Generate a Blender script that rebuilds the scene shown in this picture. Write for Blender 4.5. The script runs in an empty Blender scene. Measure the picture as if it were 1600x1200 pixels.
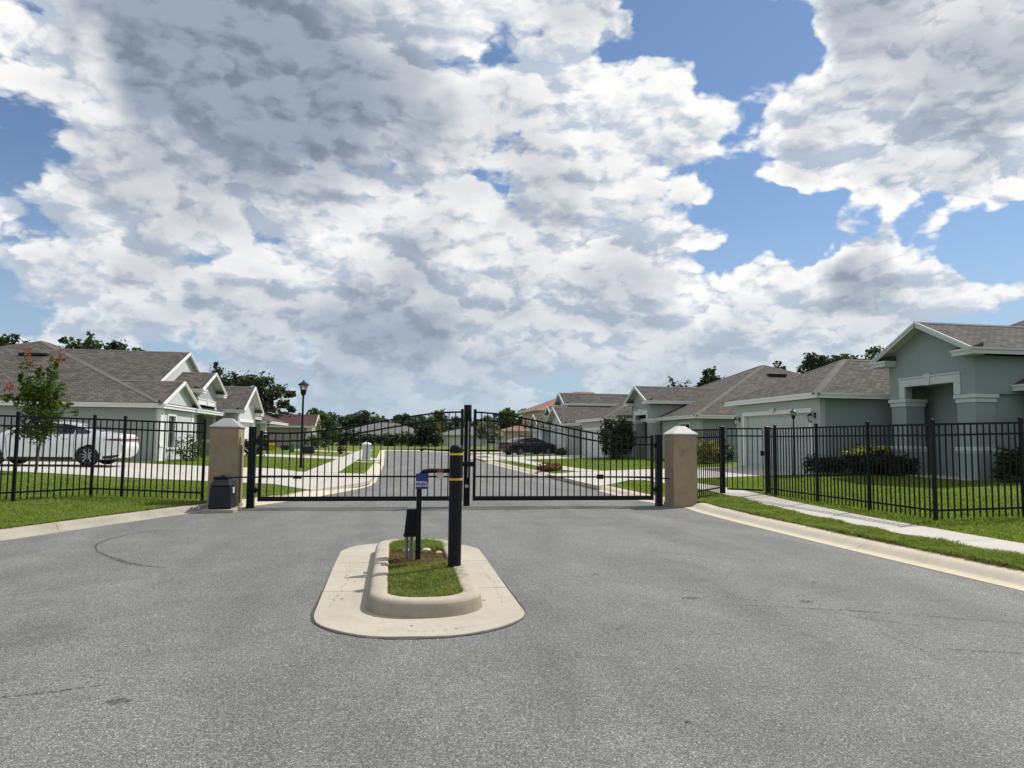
import bpy, bmesh, math, random
import numpy as np
from mathutils import Vector, Matrix

random.seed(7)
RNG = np.random.default_rng(11)
SC = bpy.context.scene
COL = SC.collection
R = math.radians

# ------------------------------------------------------------------ camera
EYE = 1.45
cam_d = bpy.data.cameras.new('camera')
cam_d.sensor_width = 36.0
cam_d.lens = 36.0 * 1110.0 / 1600.0
cam_d.clip_start = 0.1
cam_d.clip_end = 3000
cam = bpy.data.objects.new('camera', cam_d)
COL.objects.link(cam)
yaw, pitch, roll = R(9.4), math.atan(87.0 / 1110.0), R(0.6)
right = Vector((math.cos(yaw), -math.sin(yaw), 0))
fwd0 = Vector((math.sin(yaw), math.cos(yaw), 0))
fwd = fwd0 * math.cos(pitch) + Vector((0, 0, 1)) * math.sin(pitch)
upv = -fwd0 * math.sin(pitch) + Vector((0, 0, 1)) * math.cos(pitch)
xi = right * math.cos(roll) + upv * math.sin(roll)
yi = -right * math.sin(roll) + upv * math.cos(roll)
M = Matrix((xi, yi, -fwd)).transposed().to_4x4()
M.translation = Vector((0, 0, EYE))
cam.matrix_world = M
SC.camera = cam

# ------------------------------------------------------------------ view
SC.view_settings.view_transform = 'Standard'
SC.view_settings.look = 'None'
SC.view_settings.gamma = 1.0
SC.view_settings.use_curve_mapping = False
SC.view_settings.exposure = 0.04
SC.render.engine = 'CYCLES'
SC.cycles.max_bounces = 6
SC.cycles.transparent_max_bounces = 12

# ------------------------------------------------------------------ sun
SUN_AZ, SUN_EL = R(61.0), R(52.0)            # azimuth clockwise from +Y (the road's direction)
sun_dir = Vector((math.sin(SUN_AZ) * math.cos(SUN_EL), math.cos(SUN_AZ) * math.cos(SUN_EL), math.sin(SUN_EL)))
sd = bpy.data.lights.new('sun', 'SUN')
sd.energy = 4.6
sd.angle = R(0.53)
sd.color = (1.0, 0.955, 0.89)
sun = bpy.data.objects.new('sun', sd)
sun.rotation_euler = (-sun_dir).to_track_quat('-Z', 'Y').to_euler()
sun.location = (30, 20, 60)
COL.objects.link(sun)


# ------------------------------------------------------------------ node helper
class NT:
    def __init__(self, tree):
        self.t = tree
        self.n = tree.nodes
        self.l = tree.links

    def new(self, typ, **kw):
        nd = self.n.new(typ)
        for k, v in kw.items():
            setattr(nd, k, v)
        return nd

    def put(self, sock, v):
        if v is None:
            return
        if isinstance(v, bpy.types.NodeSocket):
            self.l.new(v, sock)
        else:
            if isinstance(v, (tuple, list)) and len(v) == 3 and sock.type == 'RGBA':
                v = (*v, 1.0)
            sock.default_value = v

    def math(self, op, a, b=None, c=None, clamp=False):
        nd = self.new('ShaderNodeMath', operation=op, use_clamp=clamp)
        self.put(nd.inputs[0], a)
        self.put(nd.inputs[1], b)
        self.put(nd.inputs[2], c)
        return nd.outputs[0]

    def vmath(self, op, a, b=None, scale=None):
        nd = self.new('ShaderNodeVectorMath', operation=op)
        self.put(nd.inputs[0], a)
        self.put(nd.inputs[1], b)
        if scale is not None:
            self.put(nd.inputs['Scale'], scale)
        return nd.outputs['Value'] if op in ('DOT_PRODUCT', 'LENGTH', 'DISTANCE') else nd.outputs['Vector']

    def noise(self, vec, scale, detail=4, rough=0.55, dist=0.0, lac=2.0, out='Fac'):
        nd = self.new('ShaderNodeTexNoise')
        self.put(nd.inputs['Vector'], vec)
        self.put(nd.inputs['Scale'], scale)
        self.put(nd.inputs['Detail'], detail)
        self.put(nd.inputs['Roughness'], rough)
        self.put(nd.inputs['Distortion'], dist)
        self.put(nd.inputs['Lacunarity'], lac)
        return nd.outputs[out]

    def voro(self, vec, scale, out='Color', feature='F1'):
        nd = self.new('ShaderNodeTexVoronoi', feature=feature)
        self.put(nd.inputs['Vector'], vec)
        self.put(nd.inputs['Scale'], scale)
        return nd.outputs[out]

    def ss(self, v, lo, hi, a=0.0, b=1.0, interp='SMOOTHSTEP'):
        nd = self.new('ShaderNodeMapRange', interpolation_type=interp)
        self.put(nd.inputs[0], v)
        self.put(nd.inputs[1], lo)
        self.put(nd.inputs[2], hi)
        self.put(nd.inputs[3], a)
        self.put(nd.inputs[4], b)
        return nd.outputs[0]

    def mix(self, f, a, b, blend='MIX'):
        nd = self.new('ShaderNodeMix', data_type='RGBA', blend_type=blend)
        self.put(nd.inputs[0], f)
        self.put(nd.inputs[6], a)
        self.put(nd.inputs[7], b)
        return nd.outputs[2]

    def sep(self, v):
        nd = self.new('ShaderNodeSeparateXYZ')
        self.put(nd.inputs[0], v)
        return nd.outputs[0], nd.outputs[1], nd.outputs[2]

    def comb(self, x, y, z):
        nd = self.new('ShaderNodeCombineXYZ')
        self.put(nd.inputs[0], x)
        self.put(nd.inputs[1], y)
        self.put(nd.inputs[2], z)
        return nd.outputs[0]


# ------------------------------------------------------------------ world: blue sky with broken cumulus
def bearing(az_deg, el_deg):
    a, e = R(az_deg), R(el_deg)
    return (math.sin(a) * math.cos(e), math.cos(a) * math.cos(e), math.sin(e))


def make_world():
    w = bpy.data.worlds.new('World')
    SC.world = w
    w.use_nodes = True
    t = NT(w.node_tree)
    for nd in list(t.n):
        t.n.remove(nd)
    out = t.new('ShaderNodeOutputWorld')
    sky = t.new('ShaderNodeTexSky', sky_type='NISHITA')
    sky.sun_disc = False
    sky.sun_elevation = SUN_EL
    sky.sun_rotation = SUN_AZ
    sky.air_density = 1.0
    sky.dust_density = 0.2
    sky.ozone_density = 4.0
    bg = t.new('ShaderNodeBackground')
    bg.inputs[1].default_value = 0.105
    t.put(bg.inputs[0], sky.outputs[0])
    tc = t.new('ShaderNodeTexCoord')
    d = t.vmath('NORMALIZE', tc.outputs['Generated'])
    el = t.math('MAXIMUM', t.sep(d)[2], 0.0)

    def layer(dv):
        """clouds lie on a layer overhead: a direction becomes a place on it"""
        x, y, z = t.sep(dv)
        e = t.math('MAXIMUM', z, 0.0)
        k = t.math('DIVIDE', 1.30, t.math('ADD', e, 0.62))
        return t.comb(t.math('MULTIPLY', x, k), t.math('MULTIPLY', y, k), t.math('MULTIPLY', e, 1.75))

    def toward_sun(amount):
        return t.vmath('NORMALIZE', t.vmath('ADD', d, tuple(c * amount for c in sun_dir)))

    # the cloud banks and the blue gaps between them: (azimuth from the road, elevation, radius in degrees, cover, thickness)
    cov = None
    thick = None
    warp = t.vmath('SUBTRACT', t.noise(d, 6.0, 4, 0.6, out='Color'), (0.5, 0.5, 0.5))
    dw = t.vmath('NORMALIZE', t.vmath('ADD', d, t.vmath('SCALE', warp, scale=0.22)))
    for az, e, rad, c, k in CLOUD_BANKS:
        dot = t.vmath('DOT_PRODUCT', dw, bearing(az, e))
        g = t.ss(dot, math.cos(R(rad)), math.cos(R(rad * 0.2)))
        if c:
            v = t.math('MULTIPLY', g, c)
            cov = v if cov is None else t.math('ADD', cov, v)
        if k:
            v = t.math('MULTIPLY', g, k)
            thick = v if thick is None else t.math('ADD', thick, v)

    def mass(vec, det):
        v = t.math('MULTIPLY', t.noise(vec, 3.0, det, 0.55, 0.0), 1.10)
        return t.math('MULTIPLY_ADD', t.noise(vec, 8.0, det, 0.6, 0.0), 0.50, v)

    def billows(vec):
        """rounded heads of four sizes"""
        wv = t.vmath('ADD', vec, t.vmath('SCALE', t.noise(vec, 6.0, 5, 0.6, out='Color'), scale=0.11))
        v = None
        for sc, amp, rad in ((4.6, 0.46, 0.80), (10.0, 0.30, 0.80), (22.0, 0.17, 0.80), (48.0, 0.09, 0.80)):
            q = t.math('DIVIDE', t.voro(wv, sc, out='Distance'), rad)
            h = t.math('SQRT', t.math('MAXIMUM', t.math('SUBTRACT', 1.0, t.math('MULTIPLY', q, q)), 0.0))
            v = t.math('MULTIPLY', h, amp) if v is None else t.math('MULTIPLY_ADD', h, amp, v)
        return v
    p0 = layer(d)
    m0 = mass(p0, 4)
    b0 = billows(p0)
    b1 = billows(layer(toward_sun(0.026)))
    n = t.math('ADD', t.math('MULTIPLY_ADD', b0, 0.30, m0), cov)
    alpha = t.ss(n, 0.90, 1.00)
    # how much cloud the light passes on its way from the sun
    ma = t.math('ADD', mass(layer(toward_sun(0.07)), 2), cov)
    mb_ = t.math('ADD', mass(layer(toward_sun(0.17)), 2), cov)
    shade = t.math('ADD', t.math('MULTIPLY', ma, 0.55), t.math('MULTIPLY', mb_, 0.45))
    depth = t.ss(t.math('ADD', t.math('MULTIPLY_ADD', n, 0.30, t.math('MULTIPLY', shade, 0.70)), thick), 0.80, 1.30)
    relief = t.ss(t.math('SUBTRACT', b0, b1), -0.21, 0.12)
    # clouds: white and lit on the sun's side, blue grey in their bases
    edge = t.mix(relief, (0.52, 0.600, 0.710), (1.02, 1.005, 0.98))
    base = t.mix(relief, (0.200, 0.242, 0.312), (0.330, 0.385, 0.475))
    ccol = t.mix(depth, edge, base)
    # towards the horizon the air in between pales both clouds and sky
    ccol = t.mix(t.ss(el, 0.0, 0.26, 0.66, 0.0), ccol, (0.43, 0.535, 0.645))
    cbg = t.new('ShaderNodeBackground')
    t.put(cbg.inputs[0], ccol)
    cbg.inputs[1].default_value = 1.0
    hz = t.new('ShaderNodeBackground')
    hz.inputs[0].default_value = (0.375, 0.505, 0.645, 1)
    hz.inputs[1].default_value = 1.0
    m0 = t.new('ShaderNodeMixShader')
    t.put(m0.inputs[0], t.ss(el, -0.02, 0.34, 0.85, 0.0))
    t.l.new(bg.outputs[0], m0.inputs[1])
    t.l.new(hz.outputs[0], m0.inputs[2])
    m1 = t.new('ShaderNodeMixShader')
    t.put(m1.inputs[0], t.math('MULTIPLY', alpha, t.ss(el, 0.0, 0.10, 0.3, 1.0)))
    t.l.new(m0.outputs[0], m1.inputs[1])
    t.l.new(cbg.outputs[0], m1.inputs[2])
    t.l.new(m1.outputs[0], out.inputs[0])
    w.cycles.sampling_method = 'MANUAL'
    w.cycles.sample_map_resolution = 512


CLOUD_BANKS = [
    # az, el, radius, cover, thickness
    (-10, 29, 16, 0.10, 0.15), (-17, 32, 11, 0.07, 0.06), (-24, 29, 8, 0.12, -0.02), (-4, 24, 9, 0.04, 0.10), (7, 22, 8, 0.08, 0.08),
    (-1, 10.5, 8, 0.08, 0.05), (-13, 12, 8, 0.08, 0.07), (-22, 14, 8, 0.10, 0.0), (-16, 19, 7, 0.06, -0.06), (-8, 16.5, 7, 0.06, -0.06), (3, 16, 6, 0.06, 0.0),
    (9, 30, 11, 0.15, -0.03), (17, 27, 7, 0.10, -0.08), (14, 14, 10, 0.13, -0.04), (20, 9, 9, 0.12, -0.04), (6, 6.5, 8, 0.08, 0.03), (-2, 6.5, 7, 0.10, 0.02), (-8, 6, 8, 0.05, 0.05), (-22, 7, 7, 0.05, 0.0),
    (38, 24, 12, 0.14, -0.02), (41, 18, 5, 0.06, 0.03), (43, 29, 12, 0.12, -0.06), (45, 21, 8, 0.10, 0.0),
    (36.5, 11.6, 3.6, 0.15, 0.02), (35.0, 16.0, 4.0, -0.24, 0), (32, 8.0, 8, 0.14, -0.06), (25, 7.5, 7, 0.10, -0.06), (40, 8, 6, 0.05, -0.06),
    (24, 34, 6, -0.26, 0), (28.5, 28, 5.5, -0.24, 0), (27, 21, 4.5, -0.22, 0), (31, 29, 4, -0.12, 0), (28, 15.5, 5, -0.20, 0), (25, 12, 3.5, -0.12, 0),
    (43, 14, 5, -0.20, 0), (31, 16, 4, -0.14, 0), (47, 12, 6, -0.22, 0), (-21.5, 23.5, 4, -0.16, 0), (5, 17.5, 3, -0.06, 0),
]
make_world()


# ------------------------------------------------------------------ mesh helpers
class MB:
    """collects faces in world space; build() links them as one object measured from its thing's base"""

    def __init__(self):
        self.v = []
        self.f = []
        self.m = []

    def add(self, vs, fs, mi=0):
        o = len(self.v)
        self.v += [tuple(p) for p in vs]
        self.f += [tuple(i + o for i in f) for f in fs]
        self.m += [mi] * len(fs)
        return self

    def box(self, x0, y0, z0, x1, y1, z1, mi=0):
        x0, x1 = sorted((x0, x1))
        y0, y1 = sorted((y0, y1))
        z0, z1 = sorted((z0, z1))
        vs = [(x0, y0, z0), (x1, y0, z0), (x1, y1, z0), (x0, y1, z0), (x0, y0, z1), (x1, y0, z1), (x1, y1, z1), (x0, y1, z1)]
        return self.add(vs, [(3, 2, 1, 0), (4, 5, 6, 7), (0, 1, 5, 4), (1, 2, 6, 5), (2, 3, 7, 6), (3, 0, 4, 7)], mi)

    def bar(self, a, b, w, h, mi=0, up=(0, 0, 1)):
        a, b = Vector(a), Vector(b)
        d = (b - a).normalized()
        u = Vector(up)
        s = d.cross(u)
        if s.length < 1e-4:
            s = d.cross(Vector((1, 0, 0)))
        s.normalize()
        u = s.cross(d).normalized()
        vs = []
        for p in (a, b):
            for i, j in ((-1, -1), (1, -1), (1, 1), (-1, 1)):
                vs.append(p + s * (i * w / 2) + u * (j * h / 2))
        return self.add(vs, [(3, 2, 1, 0), (4, 5, 6, 7), (0, 1, 5, 4), (1, 2, 6, 5), (2, 3, 7, 6), (3, 0, 4, 7)], mi)

    def quad(self, a, b, c, d, mi=0):
        return self.add([a, b, c, d], [(0, 1, 2, 3)], mi)

    def tri(self, a, b, c, mi=0):
        return self.add([a, b, c], [(0, 1, 2)], mi)

    def prism(self, pts, off, mi=0):
        """polygon pts (3D, planar) pushed along off"""
        n = len(pts)
        o = Vector(off)
        vs = [Vector(p) for p in pts] + [Vector(p) + o for p in pts]
        fs = [tuple(range(n)), tuple(range(2 * n - 1, n - 1, -1))]
        fs += [(j, i, i + n, j + n) for i, j in ((k, (k + 1) % n) for k in range(n))]
        return self.add(vs, fs, mi)

    def tube(self, pts, rads, n=8, mi=0, cap=True):
        pts = [Vector(p) for p in pts]
        if not isinstance(rads, (list, tuple)):
            rads = [rads] * len(pts)
        vs = []
        ref = None
        for i, p in enumerate(pts):
            d = (pts[min(i + 1, len(pts) - 1)] - pts[max(i - 1, 0)]).normalized()
            if ref is None:
                ref = d.orthogonal().normalized()
            ref = (ref - d * ref.dot(d))
            ref = ref.normalized() if ref.length > 1e-5 else d.orthogonal().normalized()
            s = d.cross(ref)
            for k in range(n):
                a = 2 * math.pi * k / n
                vs.append(p + (ref * math.cos(a) + s * math.sin(a)) * rads[i])
        fs = []
        for i in range(len(pts) - 1):
            for k in range(n):
                k2 = (k + 1) % n
                fs.append((i * n + k, i * n + k2, (i + 1) * n + k2, (i + 1) * n + k))
        if cap:
            fs.append(tuple(range(n - 1, -1, -1)))
            fs.append(tuple(range((len(pts) - 1) * n, len(pts) * n)))
        return self.add(vs, fs, mi)

    def lathe(self, c, prof, n=20, mi=0, axis='z', cap=True):
        c = Vector(c)
        vs = []
        for r, h in prof:
            for k in range(n):
                a = 2 * math.pi * k / n
                if axis == 'z':
                    vs.append(c + Vector((r * math.cos(a), r * math.sin(a), h)))
                elif axis == 'y':
                    vs.append(c + Vector((r * math.cos(a), -h, r * math.sin(a))))
                else:
                    vs.append(c + Vector((h, r * math.cos(a), r * math.sin(a))))
        fs = []
        for i in range(len(prof) - 1):
            for k in range(n):
                k2 = (k + 1) % n
                fs.append((i * n + k, i * n + k2, (i + 1) * n + k2, (i + 1) * n + k))
        if cap:
            fs.append(tuple(range(n - 1, -1, -1)))
            fs.append(tuple(range((len(prof) - 1) * n, len(prof) * n)))
        return self.add(vs, fs, mi)

    def frustum(self, x0, y0, x1, y1, z0, u0, w0, u1, w1, z1, mi=0):
        vs = [(x0, y0, z0), (x1, y0, z0), (x1, y1, z0), (x0, y1, z0), (u0, w0, z1), (u1, w0, z1), (u1, w1, z1), (u0, w1, z1)]
        return self.add(vs, [(3, 2, 1, 0), (4, 5, 6, 7), (0, 1, 5, 4), (1, 2, 6, 5), (2, 3, 7, 6), (3, 0, 4, 7)], mi)

    def mesh(self, name, mats, org=(0, 0, 0), smooth=None):
        me = bpy.data.meshes.new(name)
        ox, oy, oz = org
        me.from_pydata([(a - ox, b - oy, c - oz) for a, b, c in self.v], [], self.f)
        if not isinstance(mats, (list, tuple)):
            mats = [mats]
        for m in mats:
            me.materials.append(m)
        if any(self.m):
            me.polygons.foreach_set('material_index', self.m)
        if smooth is not None:
            me.polygons.foreach_set('use_smooth', [True] * len(me.polygons))
            me.set_sharp_from_angle(angle=R(smooth))
        me.update()
        return me

    def build(self, name, mats, parent=None, smooth=None, bevel=0, recalc=True):
        org = world_loc(parent) if parent else Vector((0, 0, 0))
        me = self.mesh(name, mats, org, None)
        if recalc:
            bm = bmesh.new()
            bm.from_mesh(me)
            bmesh.ops.recalc_face_normals(bm, faces=bm.faces)
            bm.to_mesh(me)
            bm.free()
        if smooth is not None:
            me.polygons.foreach_set('use_smooth', [True] * len(me.polygons))
            me.set_sharp_from_angle(angle=R(smooth))
        o = bpy.data.objects.new(name, me)
        COL.objects.link(o)
        if parent:
            o.parent = parent
        if bevel:
            b = o.modifiers.new('bevel', 'BEVEL')
            b.width = bevel
            b.segments = 2
            b.limit_method = 'ANGLE'
            b.angle_limit = R(35)
        return o


def world_loc(o):
    v = Vector((0, 0, 0))
    while o is not None:
        v += o.location
        o = o.parent
    return v


def tag(o, label=None, cat=None, group=None, kind=None):
    if label:
        o['label'] = label
    if cat:
        o['category'] = cat
    if group:
        o['group'] = group
    if kind:
        o['kind'] = kind
    return o


def thing(name, label, cat, loc=(0, 0, 0), group=None):
    o = bpy.data.objects.new(name, None)
    o.empty_display_size = 0.2
    COL.objects.link(o)
    o.location = loc
    return tag(o, label, cat, group)


def copy_thing(root, loc, rz=None, label=None):
    r = root.copy()
    COL.objects.link(r)
    r.location = loc
    if rz is not None:
        r.rotation_euler = (0, 0, rz)
    if label:
        r['label'] = label
    for ch in list(root.children):
        c = ch.copy()
        COL.objects.link(c)
        c.parent = r
        for g in list(ch.children):
            h = g.copy()
            COL.objects.link(h)
            h.parent = c
    return r


def link_mesh(name, me, parent, loc=(0, 0, 0), rz=0.0):
    o = bpy.data.objects.new(name, me)
    COL.objects.link(o)
    o.parent = parent
    o.location = loc
    o.rotation_euler = (0, 0, rz)
    return o


# ------------------------------------------------------------------ materials
MAT = {}


def principled(name, base, rough=0.6, metal=0.0, spec=0.4, coat=0.0):
    m = bpy.data.materials.new(name)
    m.use_nodes = True
    t = NT(m.node_tree)
    p = next(n for n in t.n if n.type == 'BSDF_PRINCIPLED')
    p.inputs['Base Color'].default_value = (*base, 1)
    p.inputs['Roughness'].default_value = rough
    p.inputs['Metallic'].default_value = metal
    p.inputs['Specular IOR Level'].default_value = spec
    p.inputs['Coat Weight'].default_value = coat
    MAT[name] = m
    return m, t, p


def bump(t, p, h, strength=0.3, dist=0.01):
    b = t.new('ShaderNodeBump')
    t.put(b.inputs['Height'], h)
    b.inputs['Strength'].default_value = strength
    b.inputs['Distance'].default_value = dist
    t.l.new(b.outputs[0], p.inputs['Normal'])


def pos(t):
    return t.new('ShaderNodeNewGeometry').outputs['Position']


def weathered(name, base, var=0.12, rough=0.7, grain=60, relief=0.15, spec=0.35, stain=None, dist=0.004):
    """painted or cast surface with broad unevenness and fine grain"""
    m, t, p = principled(name, base, rough, spec=spec)
    P = pos(t)
    a = t.noise(P, 0.9, 4, 0.6)
    b = t.noise(P, 7.0, 5, 0.65)
    f = t.math('ADD', t.math('MULTIPLY', a, 0.6), t.math('MULTIPLY', b, 0.4))
    dark = tuple(c * (1 - var) for c in base)
    lite = tuple(min(1, c * (1 + var)) for c in base)
    col = t.mix(t.ss(f, 0.32, 0.68, interp='LINEAR'), dark, lite)
    if stain:
        s = t.ss(t.noise(P, 2.3, 6, 0.7, 0.6), 0.56, 0.74)
        col = t.mix(t.math('MULTIPLY', s, 0.8), col, stain)
    t.put(p.inputs['Base Color'], col)
    bump(t, p, t.noise(P, grain, 4, 0.7), relief, dist)
    return m


def make_materials():
    # asphalt: pale worn aggregate in dark binder
    m, t, p = principled('asphalt', (0.12, 0.12, 0.12), 0.8, spec=0.35)
    P = pos(t)
    flat = t.vmath('MULTIPLY', P, (1, 1, 0))
    rnd = t.voro(flat, 150, 'Color')
    r1, r2, r3 = t.sep(rnd)
    fine = t.noise(flat, 45, 3, 0.6)
    v = t.math('POWER', r1, 2.3)
    v = t.math('ADD', t.math('MULTIPLY', v, 0.72), t.math('MULTIPLY', t.ss(fine, 0.3, 0.7, interp='LINEAR'), 0.28))
    stone = t.mix(v, (0.056, 0.058, 0.057), (0.300, 0.302, 0.288))
    white = t.ss(r2, 0.965, 0.985)
    stone = t.mix(white, stone, (0.40, 0.385, 0.35))
    # wheel paths and washed patches
    wide = t.noise(t.vmath('MULTIPLY', P, (1.2, 0.28, 0)), 0.8, 4, 0.6, 0.6)
    patch = t.noise(flat, 1.6, 5, 0.65, 0.4)
    k = t.math('ADD', t.ss(wide, 0.3, 0.72, 0.80, 1.18, 'LINEAR'), t.ss(patch, 0.35, 0.7, -0.10, 0.10, 'LINEAR'))
    col = t.vmath('SCALE', stone, scale=k)
    spot = t.ss(t.noise(t.vmath('MULTIPLY', P, (1.0, 2.2, 0)), 1.15, 5, 0.55, 0.9), 0.70, 0.76)
    col = t.mix(t.math('MULTIPLY', spot, 0.10), col, (0.03, 0.028, 0.025))
    t.put(p.inputs['Base Color'], col)
    bump(t, p, t.math('ADD', t.voro(flat, 150, 'Distance'), t.math('MULTIPLY', fine, 0.5)), 0.55, 0.006)

    def concrete(name, base, stain, var=0.1):
        m, t, p = principled(name, base, 0.85, spec=0.25)
        P = pos(t)
        a = t.noise(P, 1.3, 5, 0.6, 0.3)
        b = t.noise(P, 14, 6, 0.7)
        f = t.math('ADD', t.math('MULTIPLY', a, 0.65), t.math('MULTIPLY', b, 0.35))
        col = t.mix(t.ss(f, 0.32, 0.66, interp='LINEAR'), tuple(c * (1 - var) for c in base), tuple(c * (1 + var) for c in base))
        s = t.ss(t.noise(P, 3.1, 6, 0.72, 0.8), 0.58, 0.8)
        col = t.mix(t.math('MULTIPLY', s, 0.75), col, stain)
        pit = t.ss(t.voro(P, 9, 'Distance'), 0.02, 0.05, 1.0, 0.0)
        col = t.mix(t.math('MULTIPLY', pit, 0.35), col, (0.08, 0.07, 0.06))
        t.put(p.inputs['Base Color'], col)
        bump(t, p, t.noise(P, 120, 3, 0.7), 0.18, 0.003)
    concrete('concrete_curb', (0.475, 0.425, 0.335), (0.36, 0.30, 0.215))
    concrete('concrete_gutter', (0.52, 0.455, 0.34), (0.42, 0.35, 0.24))
    concrete('concrete_walk', (0.44, 0.42, 0.375), (0.38, 0.355, 0.295), 0.08)
    concrete('concrete_apron', (0.395, 0.362, 0.295), (0.36, 0.30, 0.215), 0.13)
    concrete('concrete_left', (0.33, 0.305, 0.25), (0.22, 0.20, 0.155), 0.18)
    concrete('concrete_kerb_dirt_shade', (0.285, 0.25, 0.195), (0.13, 0.105, 0.078), 0.22)  # outer kerb face: dirt, with the face's shade also put into the colour
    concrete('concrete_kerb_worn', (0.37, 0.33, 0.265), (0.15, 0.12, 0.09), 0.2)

    # soil and turf under the blades
    m, t, p = principled('turf', (0.07, 0.12, 0.02), 0.9, spec=0.1)
    P = pos(t)
    a = t.noise(P, 0.35, 4, 0.6)
    b = t.noise(P, 5, 6, 0.75)
    c = t.noise(P, 42, 4, 0.8)
    f = t.math('ADD', t.math('MULTIPLY', a, 0.4), t.math('ADD', t.math('MULTIPLY', b, 0.25), t.math('MULTIPLY', c, 0.35)))
    col = t.mix(t.ss(f, 0.35, 0.65, interp='LINEAR'), (0.060, 0.098, 0.016), (0.175, 0.240, 0.040))
    dry = t.ss(t.noise(P, 0.8, 5, 0.7, 0.5), 0.62, 0.78)
    col = t.mix(t.math('MULTIPLY', dry, 0.35), col, (0.17, 0.16, 0.05))
    t.put(p.inputs['Base Color'], col)
    bump(t, p, c, 0.9, 0.05)
    m, t, p = principled('soil', (0.07, 0.055, 0.03), 0.95, spec=0.1)
    P = pos(t)
    col = t.mix(t.noise(P, 30, 5, 0.7), (0.035, 0.04, 0.014), (0.11, 0.085, 0.045))
    t.put(p.inputs['Base Color'], col)
    bump(t, p, t.noise(P, 60, 4, 0.7), 0.8, 0.03)
    principled('mulch', (0.06, 0.038, 0.024), 0.95)

    def leafy(name, dark, lite, trans=0.35, rough=0.5):
        m = bpy.data.materials.new(name)
        m.use_nodes = True
        t = NT(m.node_tree)
        p = next(n for n in t.n if n.type == 'BSDF_PRINCIPLED')
        g = t.new('ShaderNodeNewGeometry')
        r = g.outputs['Random Per Island']
        clump = t.noise(g.outputs['Position'], 6.0 if 'blade' in name else 1.3, 4, 0.6)
        f = t.math('ADD', t.math('MULTIPLY', r, 0.55), t.math('MULTIPLY', t.ss(clump, 0.32, 0.68, interp='LINEAR'), 0.45))
        col = t.mix(f, dark, lite)
        t.put(p.inputs['Base Color'], col)
        p.inputs['Roughness'].default_value = rough
        p.inputs['Specular IOR Level'].default_value = 0.25
        tr = t.new('ShaderNodeBsdfTranslucent')
        t.put(tr.inputs[0], t.vmath('MULTIPLY', col, (1.15, 1.25, 0.7)))
        mx = t.new('ShaderNodeMixShader')
        mx.inputs[0].default_value = trans
        o = next(n for n in t.n if n.type == 'OUTPUT_MATERIAL')
        t.l.new(p.outputs[0], mx.inputs[1])
        t.l.new(tr.outputs[0], mx.inputs[2])
        t.l.new(mx.outputs[0], o.inputs[0])
        MAT[name] = m
    leafy('grass_blade', (0.078, 0.126, 0.018), (0.290, 0.350, 0.062), 0.5, 0.55)
    leafy('dry_blade', (0.11, 0.085, 0.03), (0.27, 0.215, 0.09), 0.3, 0.7)
    leafy('brown_blade', (0.09, 0.045, 0.02), (0.24, 0.13, 0.065), 0.25, 0.8)
    leafy('oak_leaf', (0.022, 0.038, 0.017), (0.072, 0.098, 0.038), 0.25)
    leafy('far_leaf', (0.034, 0.054, 0.032), (0.088, 0.112, 0.058), 0.25)  # paler, greyer crowns: some distance haze put into the leaf colour
    leafy('pale_leaf', (0.075, 0.085, 0.045), (0.19, 0.195, 0.115), 0.35)
    leafy('bright_leaf', (0.030, 0.070, 0.016), (0.10, 0.155, 0.035), 0.35)
    leafy('yellow_leaf', (0.07, 0.085, 0.015), (0.19, 0.185, 0.04), 0.35)
    leafy('maple_leaf', (0.030, 0.065, 0.012), (0.13, 0.19, 0.032), 0.45)
    leafy('red_leaf', (0.16, 0.05, 0.03), (0.36, 0.15, 0.12), 0.45)
    leafy('magnolia_leaf', (0.014, 0.024, 0.012), (0.050, 0.072, 0.030), 0.15, 0.35)
    leafy('croton_leaf', (0.10, 0.12, 0.02), (0.52, 0.47, 0.16), 0.35)
    leafy('dark_leaf', (0.010, 0.016, 0.008), (0.035, 0.048, 0.020), 0.15)
    leafy('moss_strand', (0.10, 0.11, 0.085), (0.19, 0.20, 0.155), 0.3, 0.9)
    weathered('bark', (0.13, 0.105, 0.08), 0.35, 0.9, 25, 0.7, dist=0.03)

    # black powder coat
    m, t, p = principled('black_metal', (0.006, 0.006, 0.007), 0.42, spec=0.22)
    t.put(p.inputs['Roughness'], t.ss(t.noise(pos(t), 6, 4, 0.6), 0.3, 0.7, 0.36, 0.55))
    weathered('black_plastic', (0.006, 0.0065, 0.0075), 0.25, 0.5, 80, 0.05, spec=0.2)
    weathered('navy_plastic', (0.011, 0.013, 0.019), 0.2, 0.45, 60, 0.05, spec=0.3)
    m, t, p = principled('steel', (0.45, 0.45, 0.46), 0.4, 0.9)
    principled('galvanised', (0.20, 0.21, 0.23), 0.5, 0.6)
    principled('white_tape', (0.62, 0.62, 0.62), 0.35)
    principled('yellow_band', (0.68, 0.42, 0.035), 0.45)
    principled('blue_sign', (0.014, 0.035, 0.19), 0.4)
    principled('white_print', (0.72, 0.74, 0.78), 0.5)
    weathered('dark_seam_shade', (0.065, 0.062, 0.056), 0.3, 0.95, 60, 0.5)  # joint tone with gap shade painted in; also colours the slab spots
    principled('red_print', (0.30, 0.022, 0.03), 0.5)
    principled('grey_print', (0.50, 0.50, 0.50), 0.5)
    # stucco
    weathered('pier_stucco', (0.305, 0.245, 0.165), 0.22, 0.95, 140, 0.7, stain=(0.17, 0.135, 0.09), spec=0.2, dist=0.006)
    weathered('pier_cap_grey', (0.27, 0.272, 0.28), 0.08, 0.7, 90, 0.15)
    weathered('pier_cap', (0.62, 0.60, 0.57), 0.06, 0.85, 90, 0.2, stain=(0.48, 0.45, 0.40))
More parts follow.
